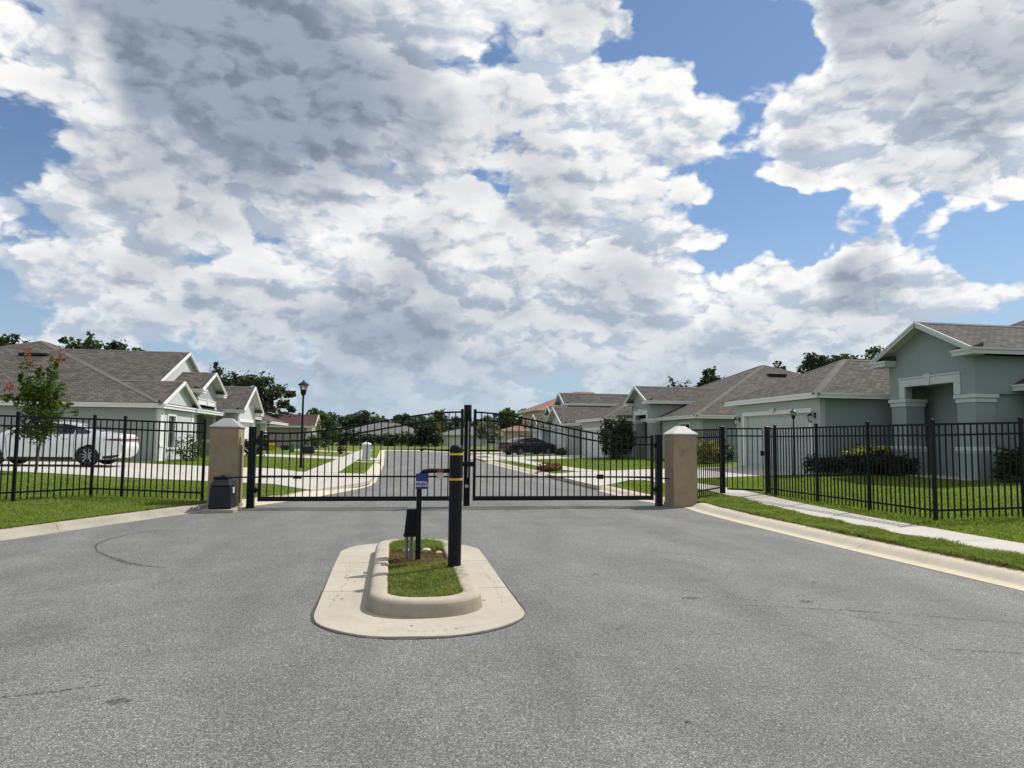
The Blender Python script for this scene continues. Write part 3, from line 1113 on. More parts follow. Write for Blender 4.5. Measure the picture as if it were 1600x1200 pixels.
def grass(name, poly, count, hgt, wid, mat='grass_blade', lean=0.5, zfun=None, zones=True, near=None, kind='stuff', parent=None):
    """single bent blades; the count falls off with the square of the distance when near is given"""
    xs = np.array([p[0] for p in poly])
    ys = np.array([p[1] for p in poly])
    P = np.zeros((0, 2))
    tries = 0
    while len(P) < count and tries < 60:
        q = np.column_stack([RNG.uniform(xs.min(), xs.max(), count * 2), RNG.uniform(ys.min(), ys.max(), count * 2)])
        k = in_poly(q[:, 0], q[:, 1], poly)
        if zones:
            for z in CONCRETE_ZONES:
                k &= ~in_poly(q[:, 0], q[:, 1], z)
        if near:
            d = np.hypot(q[:, 0], q[:, 1])
            k &= RNG.random(len(q)) < np.clip((near / d) ** 2, 0, 1)
        P = np.vstack([P, q[k]])
        tries += 1
    P = P[:count]
    n = len(P)
    z = zfun(P[:, 0], P[:, 1]) if zfun else height(P[:, 0], P[:, 1])
    a = RNG.uniform(0, 2 * np.pi, n)
    patch = 0.75 + 0.35 * np.sin(P[:, 0] * 3.1 + 1.7 * np.sin(P[:, 1] * 2.3)) * np.sin(P[:, 1] * 2.7 + P[:, 0])
    h = hgt * RNG.uniform(0.45, 1.25, n) * patch
    d = np.hypot(P[:, 0], P[:, 1])
    w = wid * RNG.uniform(0.7, 1.4, n)
    if near:
        w = w * np.clip(d / near, 1, 3.2)
    b = RNG.uniform(0, 2 * np.pi, n)
    ln = lean * RNG.uniform(0.2, 1.2, n)
    base = np.column_stack([P, z - 0.005])
    side = np.column_stack([np.cos(a), np.sin(a), np.zeros(n)]) * (w / 2)[:, None]
    dirv = np.column_stack([np.cos(b) * ln, np.sin(b) * ln, np.ones(n)])
    mid = base + dirv * (h * 0.55)[:, None]
    tip = base + (dirv + np.column_stack([np.cos(b) * ln, np.sin(b) * ln, -0.25 * np.ones(n)])) * h[:, None]
    V = np.stack([base - side, base + side, mid + side * 0.8, mid - side * 0.8, tip], 1).reshape(-1, 3)
    o = np.arange(n) * 5
    F = np.empty((n, 7), np.int64)
    loops = np.stack([o, o + 1, o + 2, o + 3, o + 3, o + 2, o + 4], 1).reshape(-1)
    me = bpy.data.meshes.new(name)
    me.vertices.add(n * 5)
    me.vertices.foreach_set('co', V.reshape(-1).astype(np.float32))
    me.loops.add(n * 7)
    me.loops.foreach_set('vertex_index', loops.astype(np.int32))
    me.polygons.add(n * 2)
    st = np.stack([np.arange(n) * 7, np.arange(n) * 7 + 4], 1).reshape(-1)
    me.polygons.foreach_set('loop_start', st.astype(np.int32))
    me.update(calc_edges=True)
    me.materials.append(MAT[mat])
    ob = bpy.data.objects.new(name, me)
    COL.objects.link(ob)
    if parent:
        ob.parent = parent
    if kind:
        ob['kind'] = kind
    return ob


def soil_edge(line, d0, d1):
    a, b = offset_line(line, d0), offset_line(line, d1)
    tag(sheet('soil_edge', a + b[::-1], 'soil', 0.006, 1.0), kind='structure')


soil_edge([p for p in LEFT_EDGE if 4 <= p[1] <= 15.1], 0.385, 0.46)
soil_edge([p for p in RIGHT_EDGE if 0 <= p[1] <= 15.0], -0.525, -0.60)


def between(line_a, line_b):
    return line_a + line_b[::-1]


rk = [p for p in offset_line(RIGHT_EDGE[1:7], -0.60) if p[1] > 3.0]
# near right: verge between kerb and pavement, bank between pavement and fence, lawn behind the fence
sw_l = [(7.36, 3.0), (7.27, 9), (7.39, 11.5), (7.66, 13.8), (8.08, 16.3)]
sw_r = [(8.10, 3.0), (8.05, 9), (8.17, 11.5), (8.44, 13.8), (8.90, 16.3)]
grass('grass', between([(6.78, 3.0), (6.70, 6.2), (6.63, 9), (6.63, 12), (6.71, 14), (6.86, 15.2), (8.0, 16.5)], sw_l), 66000, 0.095, 0.0075, near=9)
grass('grass', between(sw_r, [(13, 3.0), (13, 16.3)]), 80000, 0.085, 0.0080, near=10)
grass('grass', [(6.95, 15.3), (13, 15.3), (18, 18), (18, 22.6), (7.0, 22.6), (6.5, 18)], 38000, 0.055, 0.010, near=15)
grass('grass', [(13, 8), (17, 8), (17, 18), (13, 16)], 16000, 0.055, 0.011, near=16)
grass('grass', [(6.5, 27.5), (14.5, 28.9), (14.5, 44), (6.4, 44)], 26000, 0.05, 0.018, near=28)
# near left
for ln in ([p for p in offset_line(LEFT_EDGE, 0.40) if 7 < p[1] < 15], [p for p in offset_line(RIGHT_EDGE, -0.54) if 3 < p[1] < 15]):
    grass('grass', band(ln, 0.10), 2600, 0.085, 0.0085, near=9, lean=1.1)
grass('dry_grass', between([(6.70, 3.0), (6.62, 6.2), (6.56, 9), (6.56, 12), (6.65, 14), (6.8, 15.2)], [(6.95, 3.0), (6.9, 9), (6.9, 12), (6.95, 14), (7.1, 15.2)]), 5000, 0.06, 0.007, 'dry_blade', near=9, lean=1.0)
grass('dry_grass', between(sw_l, [(6.9, 3.0), (6.9, 15.2)][::-1][::-1]), 4500, 0.085, 0.007, 'dry_blade', near=9, lean=0.8)
ll = [p for p in offset_line(LEFT_EDGE[:8], 0.41) + offset_line(LEFT_EDGE, 0.52)[8:] if 4 < p[1] < 16.2]
grass('grass', ll + [(-4.2, 19), (-15, 19), (-15, 4)], 90000, 0.080, 0.0085, near=11.5)
grass('grass', [(-2.4, 17.0), (-4.2, 16.4), (-16, 19), (-16, 24), (-6.5, 20.9), (-3.2, 20.3), (-2.2, 18.6)], 26000, 0.05, 0.011, near=17)
grass('grass', [(-1.2, 27.2), (-3.2, 27.2), (-14, 29.5), (-14, 34), (-7, 43), (-1.2, 43)], 26000, 0.05, 0.017, near=27)
# island bed: green ends with a scorched middle
zi = lambda x, y: np.full(x.shape, 0.095)
bed = rounded(-0.045, 0.645, 6.0, 9.42, 0.27, 5)
cut = lambda a, b: clip_y(clip_y(bed, a, True), b, False)
grass('grass', cut(5.9, 7.75), 8600, 0.10, 0.0085, zfun=zi, zones=False, lean=0.8)
grass('grass', cut(8.75, 9.5), 4600, 0.115, 0.0085, zfun=zi, zones=False, lean=0.8)
grass('dry_grass', cut(6.1, 7.9), 5200, 0.085, 0.007, 'dry_blade', zfun=zi, zones=False, lean=1.0)
grass('dry_grass', cut(7.65, 8.95), 5600, 0.065, 0.007, 'brown_blade', zfun=zi, zones=False, lean=1.3)
grass('dry_grass', cut(7.7, 8.9), 900, 0.08, 0.007, 'grass_blade', zfun=zi, zones=False, lean=1.0)

for pts, w_ in (([(-0.50, 6.3), (-0.44, 7.4), (-0.47, 8.6)], 0.05), ([(-0.1, 5.52), (0.35, 5.47), (0.8, 5.62)], 0.045), ([(0.98, 6.3), (1.02, 7.2), (0.99, 8.1)], 0.045)):
    mark(arc(pts), w_, 'tyre_mark', 0.0205).data.materials[0] = MAT['scuff']
grass('dry_grass', ll + [(-4.2, 18), (-13, 18), (-13, 6)], 6500, 0.075, 0.008, 'dry_blade', near=11, lean=0.8)
# three pale stones in the bed behind the post
for (x, y, sx, sy, sz), lab in zip(((0.18, 8.72, 0.035, 0.03, 0.035), (0.42, 8.68, 0.06, 0.035, 0.032), (0.56, 8.50, 0.04, 0.03, 0.022)),
                                   ('small pale stone in the island bed between the two dark posts', 'largest pale stone in the brown patch of the island bed',
                                    'flat pale stone beside the right kerb of the island bed')):
    bm = bmesh.new()
    bmesh.ops.create_icosphere(bm, subdivisions=2, radius=1)
    for v in bm.verts:
        k = 1 + 0.22 * math.sin(v.co.x * 3 + v.co.y * 5 + x * 9) * math.cos(v.co.z * 4)
        v.co = Vector((v.co.x * sx * k, v.co.y * sy * k, v.co.z * sz * k))
    me = bpy.data.meshes.new('stone')
    bm.to_mesh(me)
    bm.free()
    me.materials.append(MAT['stone'])
    o = bpy.data.objects.new('stone', me)
    COL.objects.link(o)
    o.location = (x, y, 0.115)
    tag(o, lab, 'stone', 'pale stones in the island bed')


# ================================================================== GATE, PIERS, FENCES
BLK = MAT['black_metal']
PICKET = {}


def picket_mesh(h, w=0.019):
    k = (round(h, 3), w)
    if k not in PICKET:
        mb = MB()
        mb.box(-w / 2, -w / 2, 0, w / 2, w / 2, h)
        PICKET[k] = mb.mesh('picket', BLK)
    return PICKET[k]


def post_mesh(h, w):
    mb = MB()
    mb.box(-w / 2, -w / 2, -0.1, w / 2, w / 2, h)
    mb.frustum(-w / 2 - 0.006, -w / 2 - 0.006, w / 2 + 0.006, w / 2 + 0.006, h, -w / 2 - 0.006, -w / 2 - 0.006, w / 2 + 0.006, w / 2 + 0.006, h + 0.018)
    mb.frustum(-w / 2, -w / 2, w / 2, w / 2, h + 0.018, -w / 4, -w / 4, w / 4, w / 4, h + 0.032)
    return mb.mesh('post', BLK)


POSTS = {0.075: post_mesh(1.66, 0.052), 0.15: post_mesh(1.64, 0.10)}


def fence(label, pts, ends=(True, True), pw=0.075, spacing=0.1175, group=None, cat='fence', htop=1.615):
    """posts at pts; between them top, second and bottom rail and square pickets"""
    b0 = (pts[0][0], pts[0][1], H(*pts[0][:2]))
    root = thing('metal_fence', label, cat, b0, group)
    O = Vector(b0)
    for i, p in enumerate(pts):
        if (i == 0 and not ends[0]) or (i == len(pts) - 1 and not ends[1]):
            continue
        w = p[2] if len(p) > 2 else pw
        link_mesh('post', POSTS[w], root, Vector((p[0], p[1], H(p[0], p[1]))) - O)
    for a, b in zip(pts[:-1], pts[1:]):
        A = Vector((a[0], a[1], H(a[0], a[1])))
        B = Vector((b[0], b[1], H(b[0], b[1])))
        L = (B - A).length
        rz = math.atan2(B.y - A.y, B.x - A.x)
        for z, hh in ((htop - 0.018, 0.036), (htop - 0.20, 0.034), (0.17, 0.034)):
            mb = MB()
            mb.bar(A + Vector((0, 0, z)), B + Vector((0, 0, z)), 0.030, hh)
            mb.build('rail', BLK, root)
        n = max(1, round(L / spacing))
        me = picket_mesh(htop - 0.07)
        for k in range(1, n):
            q = A.lerp(B, k / n)
            link_mesh('picket', me, root, q + Vector((0, 0, 0.035)) - O, rz)
    return root


# left: from the pier out along the lawn, then bending towards the camera
fence('black picket fence on the left lawn in front of the white car', [(-3.86, 15.62), (-5.52, 15.95), (-6.12, 15.98), (-7.02, 14.82), (-8.0, 13.55), (-9.0, 12.25)], ends=(True, True),
      group='black picket fences')
# right
fence('long black picket fence along the sidewalk before the sage house', [(8.95, 16.02), (8.9, 15.6), (8.9, 13.93), (8.9, 12.26), (8.9, 10.6), (10.5, 10.5), (12.1, 10.4), (13.7, 10.3)],
      ends=(False, True), group='black picket fences')
fence('short black picket fence panel between the right stucco pier and the sidewalk gate', [(6.72, 15.48), (8.06, 16.66)], ends=(False, False), group='black picket fences')

# pedestrian gate across the pavement
pg_a, pg_b = Vector((8.10, 16.70)), Vector((8.98, 16.10))
zg = H(8.5, 16.4)
pg = thing('pedestrian_gate', 'narrow black picket gate across the sidewalk between two thick posts', 'gate', (pg_a.x, pg_a.y, zg))
link_mesh('post', POSTS[0.15], pg, (0, 0, 0), 0.0)
link_mesh('post', POSTS[0.15], pg, (pg_b.x - pg_a.x, pg_b.y - pg_a.y, 0), 0.0)
A = Vector((pg_a.x, pg_a.y, zg)).lerp(Vector((pg_b.x, pg_b.y, zg)), 0.11)
B = Vector((pg_a.x, pg_a.y, zg)).lerp(Vector((pg_b.x, pg_b.y, zg)), 0.90)
rz = math.atan2(B.y - A.y, B.x - A.x)
for z, hh in ((1.61, 0.036), (1.43, 0.034), (0.12, 0.04)):
    mb = MB()
    mb.bar(A + Vector((0, 0, z)), B + Vector((0, 0, z)), 0.03, hh)
    mb.build('rail', BLK, pg)
me = picket_mesh(1.5)
for k in range(0, 8):
    q = A.lerp(B, k / 7)
    link_mesh('picket', me, pg, q + Vector((0, 0, 0.11)) - Vector(pg.location), rz)
mb = MB()
mb.box(B.x - 0.05, B.y - 0.03, zg + 0.95, B.x + 0.02, B.y + 0.03, zg + 1.07)
mb.build('latch', BLK, pg, bevel=0.005)

# stucco piers with pyramid caps
def pier(x0, x1, y0, y1, h, label, cap_mat='pier_cap'):
    root = thing('gate_pier', label, 'gate pier', ((x0 + x1) / 2, (y0 + y1) / 2, 0), 'stucco gate piers')
    mb = MB()
    mb.box(x0, y0, -0.05, x1, y1, h)
    mb.build('shaft', MAT['pier_stucco'], root, bevel=0.012)
    mb = MB()
    mb.box(x0 - 0.02, y0 - 0.02, -0.05, x1 + 0.02, y1 + 0.02, 0.07)
    mb.build('footing', MAT['pier_stucco'], root, bevel=0.012)
    o = 0.022
    mb = MB()
    mb.box(x0 - o, y0 - o, h, x1 + o, y1 + o, h + 0.025)
    mb.frustum(x0 - o, y0 - o, x1 + o, y1 + o, h + 0.025, x0 + 0.20, y0 + 0.20, x1 - 0.20, y1 - 0.20, h + 0.20)
    mb.build('cap', MAT[cap_mat], root, bevel=0.006)
    return root


pl = pier(-3.66, -3.10, 15.18, 15.76, 1.63, 'tan stucco gate pier with a grey cap behind the black gate opener box', 'pier_cap_grey')
pier(6.17, 6.72, 15.10, 15.66, 1.60, 'tan stucco gate pier with a sunlit cap beside the sidewalk gate')
mb = MB()
mb.box(-3.103, 15.42, 0.10, -3.075, 15.50, 1.28)
mb.build('cable_conduit', MAT['bark'], pl)

# vehicle gate: two arched leaves
GY = 15.42


def smooth(u):
    u = max(0.0, min(1.0, u))
    return u * u * (3 - 2 * u)


def leaf(x_h, x_c, label):
    root = thing('gate_leaf', label, 'gate', (x_h, GY, 0), 'arched vehicle gate leaves')
    s = 1 if x_c > x_h else -1
    W = abs(x_c - x_h)
    top = lambda t: 1.535 + 0.505 * smooth((t - 0.10) / 0.92)
    second = lambda t: top(t) - 0.165
    mb = MB()
    mb.box(x_h, GY - 0.03, 0.13, x_c, GY + 0.03, 0.225)
    mb.build('bottom_rail', BLK, root, bevel=0.004)
    mb = MB()
    mb.box(x_h, GY - 0.016, 0.625, x_c, GY + 0.016, 0.660)
    mb.build('middle_rail', BLK, root)
    for nm, fn in (('top_rail', top), ('second_rail', second)):
        mb = MB()
        N = 28
        for k in range(N):
            t0, t1 = k / N, (k + 1) / N
            mb.bar((x_h + s * W * t0, GY, fn(t0)), (x_h + s * W * t1, GY, fn(t1)), 0.034, 0.036)
        mb.build(nm, BLK, root)
    for nm, x, h in (('hinge_stile', x_h, 1.585), ('meeting_stile', x_c, 2.105)):
        mb = MB()
        mb.box(x - 0.03, GY - 0.032, 0.13, x + 0.03, GY + 0.032, h)
        mb.build(nm, BLK, root, bevel=0.004)
    n = round(W / 0.1415)
    for k in range(1, n):
        t = k / n
        link_mesh('picket', picket_mesh(round(top(t) - 0.225, 3), 0.022), root, (s * W * t, 0, 0.225))
    for z in (0.36, 1.36):
        mb = MB()
        mb.box(x_h - s * 0.11, GY - 0.03, z - 0.03, x_h - s * 0.028, GY + 0.03, z + 0.03)
        mb.tube([(x_h - s * 0.07, GY - 0.01, z - 0.06), (x_h - s * 0.07, GY - 0.01, z + 0.06)], 0.02, 8)
        mb.build('hinge', BLK, root, bevel=0.004)
    return root


leaf_l = leaf(-2.70, 1.465, 'arched black picket gate leaf hinged beside the opener box')
leaf_r = leaf(5.78, 1.745, 'arched black picket gate leaf hinged beside the sunlit pier cap')
mb = MB()
mb.box(1.745 - 0.36, GY + 0.034, 0.86, 1.745 + 0.02, GY + 0.09, 0.96)
mb.build('stop_bar', BLK, leaf_r, bevel=0.004)


def gate_post(x, w, h, label, tape=None, y=GY):
    root = thing('gate_post', label, 'gate post', (x, y, 0), 'black gate posts')
    mb = MB()
    mb.box(x - w / 2, y - w / 2, -0.1, x + w / 2, y + w / 2, h)
    mb.build('shaft', BLK, root, bevel=0.006)
    mb = MB()
    mb.box(x - w / 2 - 0.008, y - w / 2 - 0.008, h, x + w / 2 + 0.008, y + w / 2 + 0.008, h + 0.018)
    mb.build('cap', BLK, root, bevel=0.004)
    return root


gate_post(-2.87, 0.145, 1.645, 'thick black hinge post between the opener box pier and the gate')
gate_post(5.94, 0.135, 1.58, 'thick black hinge post in front of the sunlit pier')
# round centre post with a pale reflective strip
cp = thing('gate_post', 'tall round black post with a pale strip where the gate leaves meet', 'gate post', (1.605, 15.62, 0), 'black gate posts')
mb = MB()
mb.tube([(1.605, 15.62, -0.1), (1.605, 15.62, 1.85)], 0.072, 20)
mb.build('shaft', BLK, cp, smooth=50)
mb = MB()
mb.lathe((1.605, 15.62, 1.85), [(0.085, 0.0), (0.085, 0.34), (0.08, 0.355), (0.0, 0.36)], 20)
mb.build('cap', BLK, cp, smooth=50)
mb = MB()
mb.box(1.607, 15.62 - 0.0795, 0.62, 1.625, 15.62 - 0.0688, 1.84)
mb.build('reflective_strip', MAT['white_tape'], cp)
mb = MB()
mb.box(1.56, 15.62 - 0.10, 0.40, 1.63, 15.62 - 0.066, 0.46)
mb.build('drop_latch', MAT['steel'], cp, bevel=0.004)

# ------------------------------------------------------------------ gate opener
OX0, OX1, OY0, OY1 = -3.47, -3.05, 14.46, 14.98
op = thing('gate_opener', 'black plastic gate opener box on a concrete pad at the pier', 'gate opener', ((OX0 + OX1) / 2, 14.7, 0))
mb = MB()
mb.box(OX0 - 0.09, OY0 - 0.10, -0.02, OX1 + 0.07, OY1 + 0.10, 0.065)
mb.build('pad', MAT['concrete_left'], op, bevel=0.01)
mb = MB()
mb.frustum(OX0, OY0, OX1, OY1, 0.066, OX0 + 0.02, OY0 + 0.02, OX1 - 0.02, OY1 - 0.02, 0.50)
mb.build('housing', MAT['navy_plastic'], op, bevel=0.03)
mb = MB()
mb.frustum(OX0 + 0.005, OY0 + 0.005, OX1 - 0.005, OY1 - 0.005, 0.503, OX0 + 0.07, OY0 + 0.10, OX1 - 0.06, OY1 - 0.07, 0.625)
mb.build('lid', MAT['navy_plastic'], op, bevel=0.02)
mb = MB()
mb.add([(OX0 + 0.11, OY0 + 0.048, 0.545), (OX1 - 0.10, OY0 + 0.048, 0.545), (OX1 - 0.10, OY0 + 0.073, 0.580), (OX0 + 0.11, OY0 + 0.073, 0.580)], [(0, 1, 2, 3)])
mb.build('badge', MAT['grey_print'], op, recalc=False)
mb = MB()
mb.box(OX0 + 0.05, OY0 + 0.11, 0.626, OX1 - 0.09, OY1 - 0.09, 0.675)
mb.build('output_cover', MAT['black_plastic'], op, bevel=0.015)
mb = MB()
mb.box(OX1 - 0.008, OY0 + 0.14, 0.36, OX1 + 0.006, OY0 + 0.26, 0.47)
mb.build('sticker', MAT['white_tape'], op)
mb = MB()
mb.bar((-3.28, 14.74, 0.655), (-1.95, 15.30, 0.640), 0.035, 0.028)
mb.tube([(-3.28, 14.74, 0.64), (-3.28, 14.74, 0.70)], 0.04, 12)
mb.box(-2.02, 15.26, 0.60, -1.86, 15.40, 0.625)
mb.build('arm', BLK, op)
# opener arm stub on the right leaf
ar = thing('opener_rod', 'thin black opener rod between the right leaf and the post before the sunlit pier', 'opener rod', (4.5, 15.36, 0.62))
mb = MB()
mb.bar((4.55, 15.36, 0.655), (6.05, 15.05, 0.63), 0.028, 0.026)
mb.build('bar', BLK, ar)
mb = MB()
mb.box(4.48, 15.33, 0.60, 4.62, 15.395, 0.70)
mb.build('bracket', BLK, ar, bevel=0.004)

# ------------------------------------------------------------------ bollard and card reader pedestal
bx, by = 0.65, 7.45
bo = thing('bollard', 'black bollard with two thin yellow bands on the right edge of the island', 'bollard', (bx, by, 0.12))
mb = MB()
mb.lathe((bx, by, 0.118), [(0.073, 0.0), (0.071, 0.02), (0.068, 0.04), (0.069, 1.205), (0.0675, 1.235), (0.060, 1.258), (0.042, 1.270), (0.0, 1.274)], 28)
mb.build('sleeve', MAT['black_plastic'], bo, smooth=50)
for z in (0.905, 1.165):
    mb = MB()
    mb.lathe((bx, by, 0.118), [(0.0690, z), (0.0712, z + 0.001), (0.0712, z + 0.021), (0.0690, z + 0.022)], 28, cap=False)
    mb.build('band', MAT['yellow_band'], bo, smooth=50)
mb = MB()
mb.lathe((bx + 0.01, by, 0.10), [(0.10, 0.0), (0.10, 0.04), (0.09, 0.046), (0.0, 0.047)], 20)
mb.build('base_ring', MAT['black_plastic'], bo, smooth=40)

px, py = 0.295, 8.02
pd = thing('card_reader_post', 'slim black gooseneck post carrying a small grey entry keypad behind the bollard', 'keypad post', (px, py, 0.095))
mb = MB()
mb.box(px - 0.028, py - 0.028, 0.06, px + 0.028, py + 0.028, 1.02)
mb.build('post', BLK, pd, bevel=0.006)
mb = MB()
neck = [(px, py, 1.0), (px + 0.012, py, 1.05), (px + 0.05, py, 1.085), (px + 0.12, py, 1.095), (px + 0.34, py, 1.095)]
mb.tube(neck, 0.026, 12)
mb.build('gooseneck', BLK, pd, smooth=60)
mb = MB()
mb.box(px + 0.335, py - 0.10, 0.93, px + 0.44, py + 0.04, 1.20)
mb.frustum(px + 0.32, py - 0.13, px + 0.46, py + 0.05, 1.20, px + 0.34, py - 0.13, px + 0.44, py + 0.05, 1.225)
mb.build('keypad_housing', MAT['steel'], pd, bevel=0.01)
kf = px + 0.3345
mb = MB()
mb.box(kf - 0.004, py - 0.085, 1.09, kf, py + 0.025, 1.17)
mb.build('screen', MAT['window_glass'], pd)
for r_ in range(4):
    for c_ in range(3):
        mb = MB()
        mb.box(kf - 0.006, py - 0.08 + c_ * 0.036, 0.955 + r_ * 0.03, kf, py - 0.053 + c_ * 0.036, 0.975 + r_ * 0.03)
        mb.build('key', MAT['galvanised'], pd)


def text_mesh(name, body, size, mat, parent, loc, align='CENTER', rot=(R(90), 0, 0), bold=0.0):
    cu = bpy.data.curves.new(name, 'FONT')
    cu.body = body
    cu.size = size
    cu.align_x = align
    cu.align_y = 'CENTER'
    cu.extrude = 0.0008
    cu.offset = bold
    ob = bpy.data.objects.new(name, cu)
    COL.objects.link(ob)
    dg = bpy.context.evaluated_depsgraph_get()
    me = bpy.data.meshes.new_from_object(ob.evaluated_get(dg))
    bpy.data.objects.remove(ob)
    bpy.data.curves.remove(cu)
    me.name = name
    me.materials.clear()
    me.materials.append(MAT[mat])
    o = bpy.data.objects.new(name, me)
    COL.objects.link(o)
    o.parent = parent
    o.location = Vector(loc) - world_loc(parent)
    o.rotation_euler = rot
    return o


# blue plate hung on the post
sg = thing('notice_sign', 'small blue sign with white lettering on the slim island post', 'sign', (px + 0.02, py - 0.035, 0.92))
mb = MB()
mb.box(px - 0.040, py - 0.0345, 0.895, px + 0.090, py - 0.0295, 1.065)
mb.build('plate', MAT['blue_sign'], sg, bevel=0.002)
text_mesh('lettering', 'PORTAL', 0.034, 'white_print', sg, (px + 0.027, py - 0.0360, 0.967), bold=0.0012)
text_mesh('lettering', 'LOCK BOX', 0.030, 'white_print', sg, (px + 0.026, py - 0.0360, 0.930), bold=0.0012)
mb = MB()
mb.lathe((px - 0.012, py - 0.0353, 1.040), [(0.007, 0), (0.007, 0.0015)], 12, axis='y')
mb.build('emblem', MAT['red_print'], sg)
# red and white card on the gooseneck
cd = thing('notice_card', 'small red over white card fixed to the gooseneck arm', 'sign', (px + 0.235, py - 0.03, 1.03))
mb = MB()
mb.box(px + 0.195, py - 0.034, 1.008, px + 0.265, py - 0.030, 1.075)
mb.build('white_half', MAT['grey_print'], cd)
mb = MB()
mb.box(px + 0.195, py - 0.034, 1.0755, px + 0.265, py - 0.030, 1.118)
mb.build('red_half', MAT['red_print'], cd)

# junction box on two legs, leaning beside the post
jb = thing('control_box', 'black tapered control box on two grey legs leaning beside the slim post', 'utility box', (0.20, 8.12, 0.095))
mb = MB()
mb.box(0.142, 8.05, 0.39, 0.276, 8.17, 0.665)
mb.v = [(x + 0.045 * (z - 0.39) * 2.0, y, z) for x, y, z in mb.v]
mb.build('box', MAT['black_plastic'], jb, bevel=0.012)
mb = MB()
mb.frustum(0.160, 8.04, 0.306, 8.18, 0.666, 0.175, 8.06, 0.292, 8.16, 0.692)
mb.build('lid', MAT['galvanised'], jb, bevel=0.012)
mb = MB()
mb.box(0.134, 8.045, 0.365, 0.272, 8.175, 0.392)
mb.build('base', MAT['black_plastic'], jb, bevel=0.008)
for x in (0.170, 0.226):
    mb = MB()
    mb.tube([(x, 8.11, 0.06), (x, 8.11, 0.38)], 0.020, 12)
    mb.build('leg', MAT['galvanised'], jb, smooth=50)


# ================================================================== HOUSES
def wall(mb, axis, c, a0, a1, z0, z1, th, holes=(), mi=0):
    """upright wall with real openings: outer face on axis=c, thickness th inwards (signed), running a0..a1"""
    A = sorted({a0, a1, *[h[0] for h in holes], *[h[1] for h in holes]})
    Z = sorted({z0, z1, *[h[2] for h in holes], *[h[3] for h in holes]})
    for i in range(len(A) - 1):
        for k in range(len(Z) - 1):
            am, zm = (A[i] + A[i + 1]) / 2, (Z[k] + Z[k + 1]) / 2
            if any(h[0] < am < h[1] and h[2] < zm < h[3] for h in holes):
                continue
            if axis == 'x':
                mb.box(c, A[i], Z[k], c + th, A[i + 1], Z[k + 1], mi)
            else:
                mb.box(A[i], c, Z[k], A[i + 1], c + th, Z[k + 1], mi)


def eaves(root, x0, x1, y0, y1, z, mat='trim_white', drop=0.17, skip=()):
    """fascia board with a gutter lip round the eave and the soffit behind it"""
    mb = MB()
    t = 0.035
    if 'y0' not in skip:
        mb.box(x0, y0, z - drop, x1, y0 + t, z + 0.012)
        mb.box(x0, y0 - 0.03, z - 0.05, x1, y0 - 0.002, z + 0.016)
    if 'y1' not in skip:
        mb.box(x0, y1 - t, z - drop, x1, y1, z + 0.012)
    if 'x0' not in skip:
        mb.box(x0, y0 + t + 0.001, z - drop, x0 + t, y1 - t - 0.001, z + 0.012)
        mb.box(x0 - 0.03, y0 + 0.004, z - 0.05, x0 - 0.002, y1 - 0.004, z + 0.016)
    if 'x1' not in skip:
        mb.box(x1 - t, y0 + t + 0.001, z - drop, x1, y1 - t - 0.001, z + 0.012)
        mb.box(x1 + 0.002, y0 + 0.004, z - 0.05, x1 + 0.03, y1 - 0.004, z + 0.016)
    f = mb.build('fascia', MAT[mat], root)
    mb = MB()
    mb.box(x0 + t + 0.001, y0 + t + 0.001, z - drop + 0.02, x1 - t - 0.001, y1 - t - 0.001, z - drop + 0.05)
    mb.build('soffit', MAT['soffit'], root)
    return f


RIDGE = {'shingle_brown': 'ridge_shingle_brown', 'shingle_grey': 'ridge_shingle_grey', 'shingle_red': 'ridge_shingle_red', 'clay_tile': 'clay_tile'}


def cap_line(mb, a, b, k=0.3, w=0.30):
    """folded cap shingles over a hip or ridge; k is how fast the roof falls away to either side"""
    a, b = Vector(a), Vector(b)
    d = (b - a).normalized()
    s = d.cross(Vector((0, 0, 1))).normalized() * (w / 2)
    dn = Vector((0, 0, -k * w / 2))
    up = Vector((0, 0, 0.022))
    vs = []
    for p in (a, b):
        vs += [p + s + dn - up * 0.5, p + s + dn + up * 0.8, p + up, p - s + dn + up * 0.8, p - s + dn - up * 0.5]
    mb.add(vs, [(i, i + 1, i + 6, i + 5) for i in range(4)] + [(4, 3, 2, 1, 0), (5, 6, 7, 8, 9)])


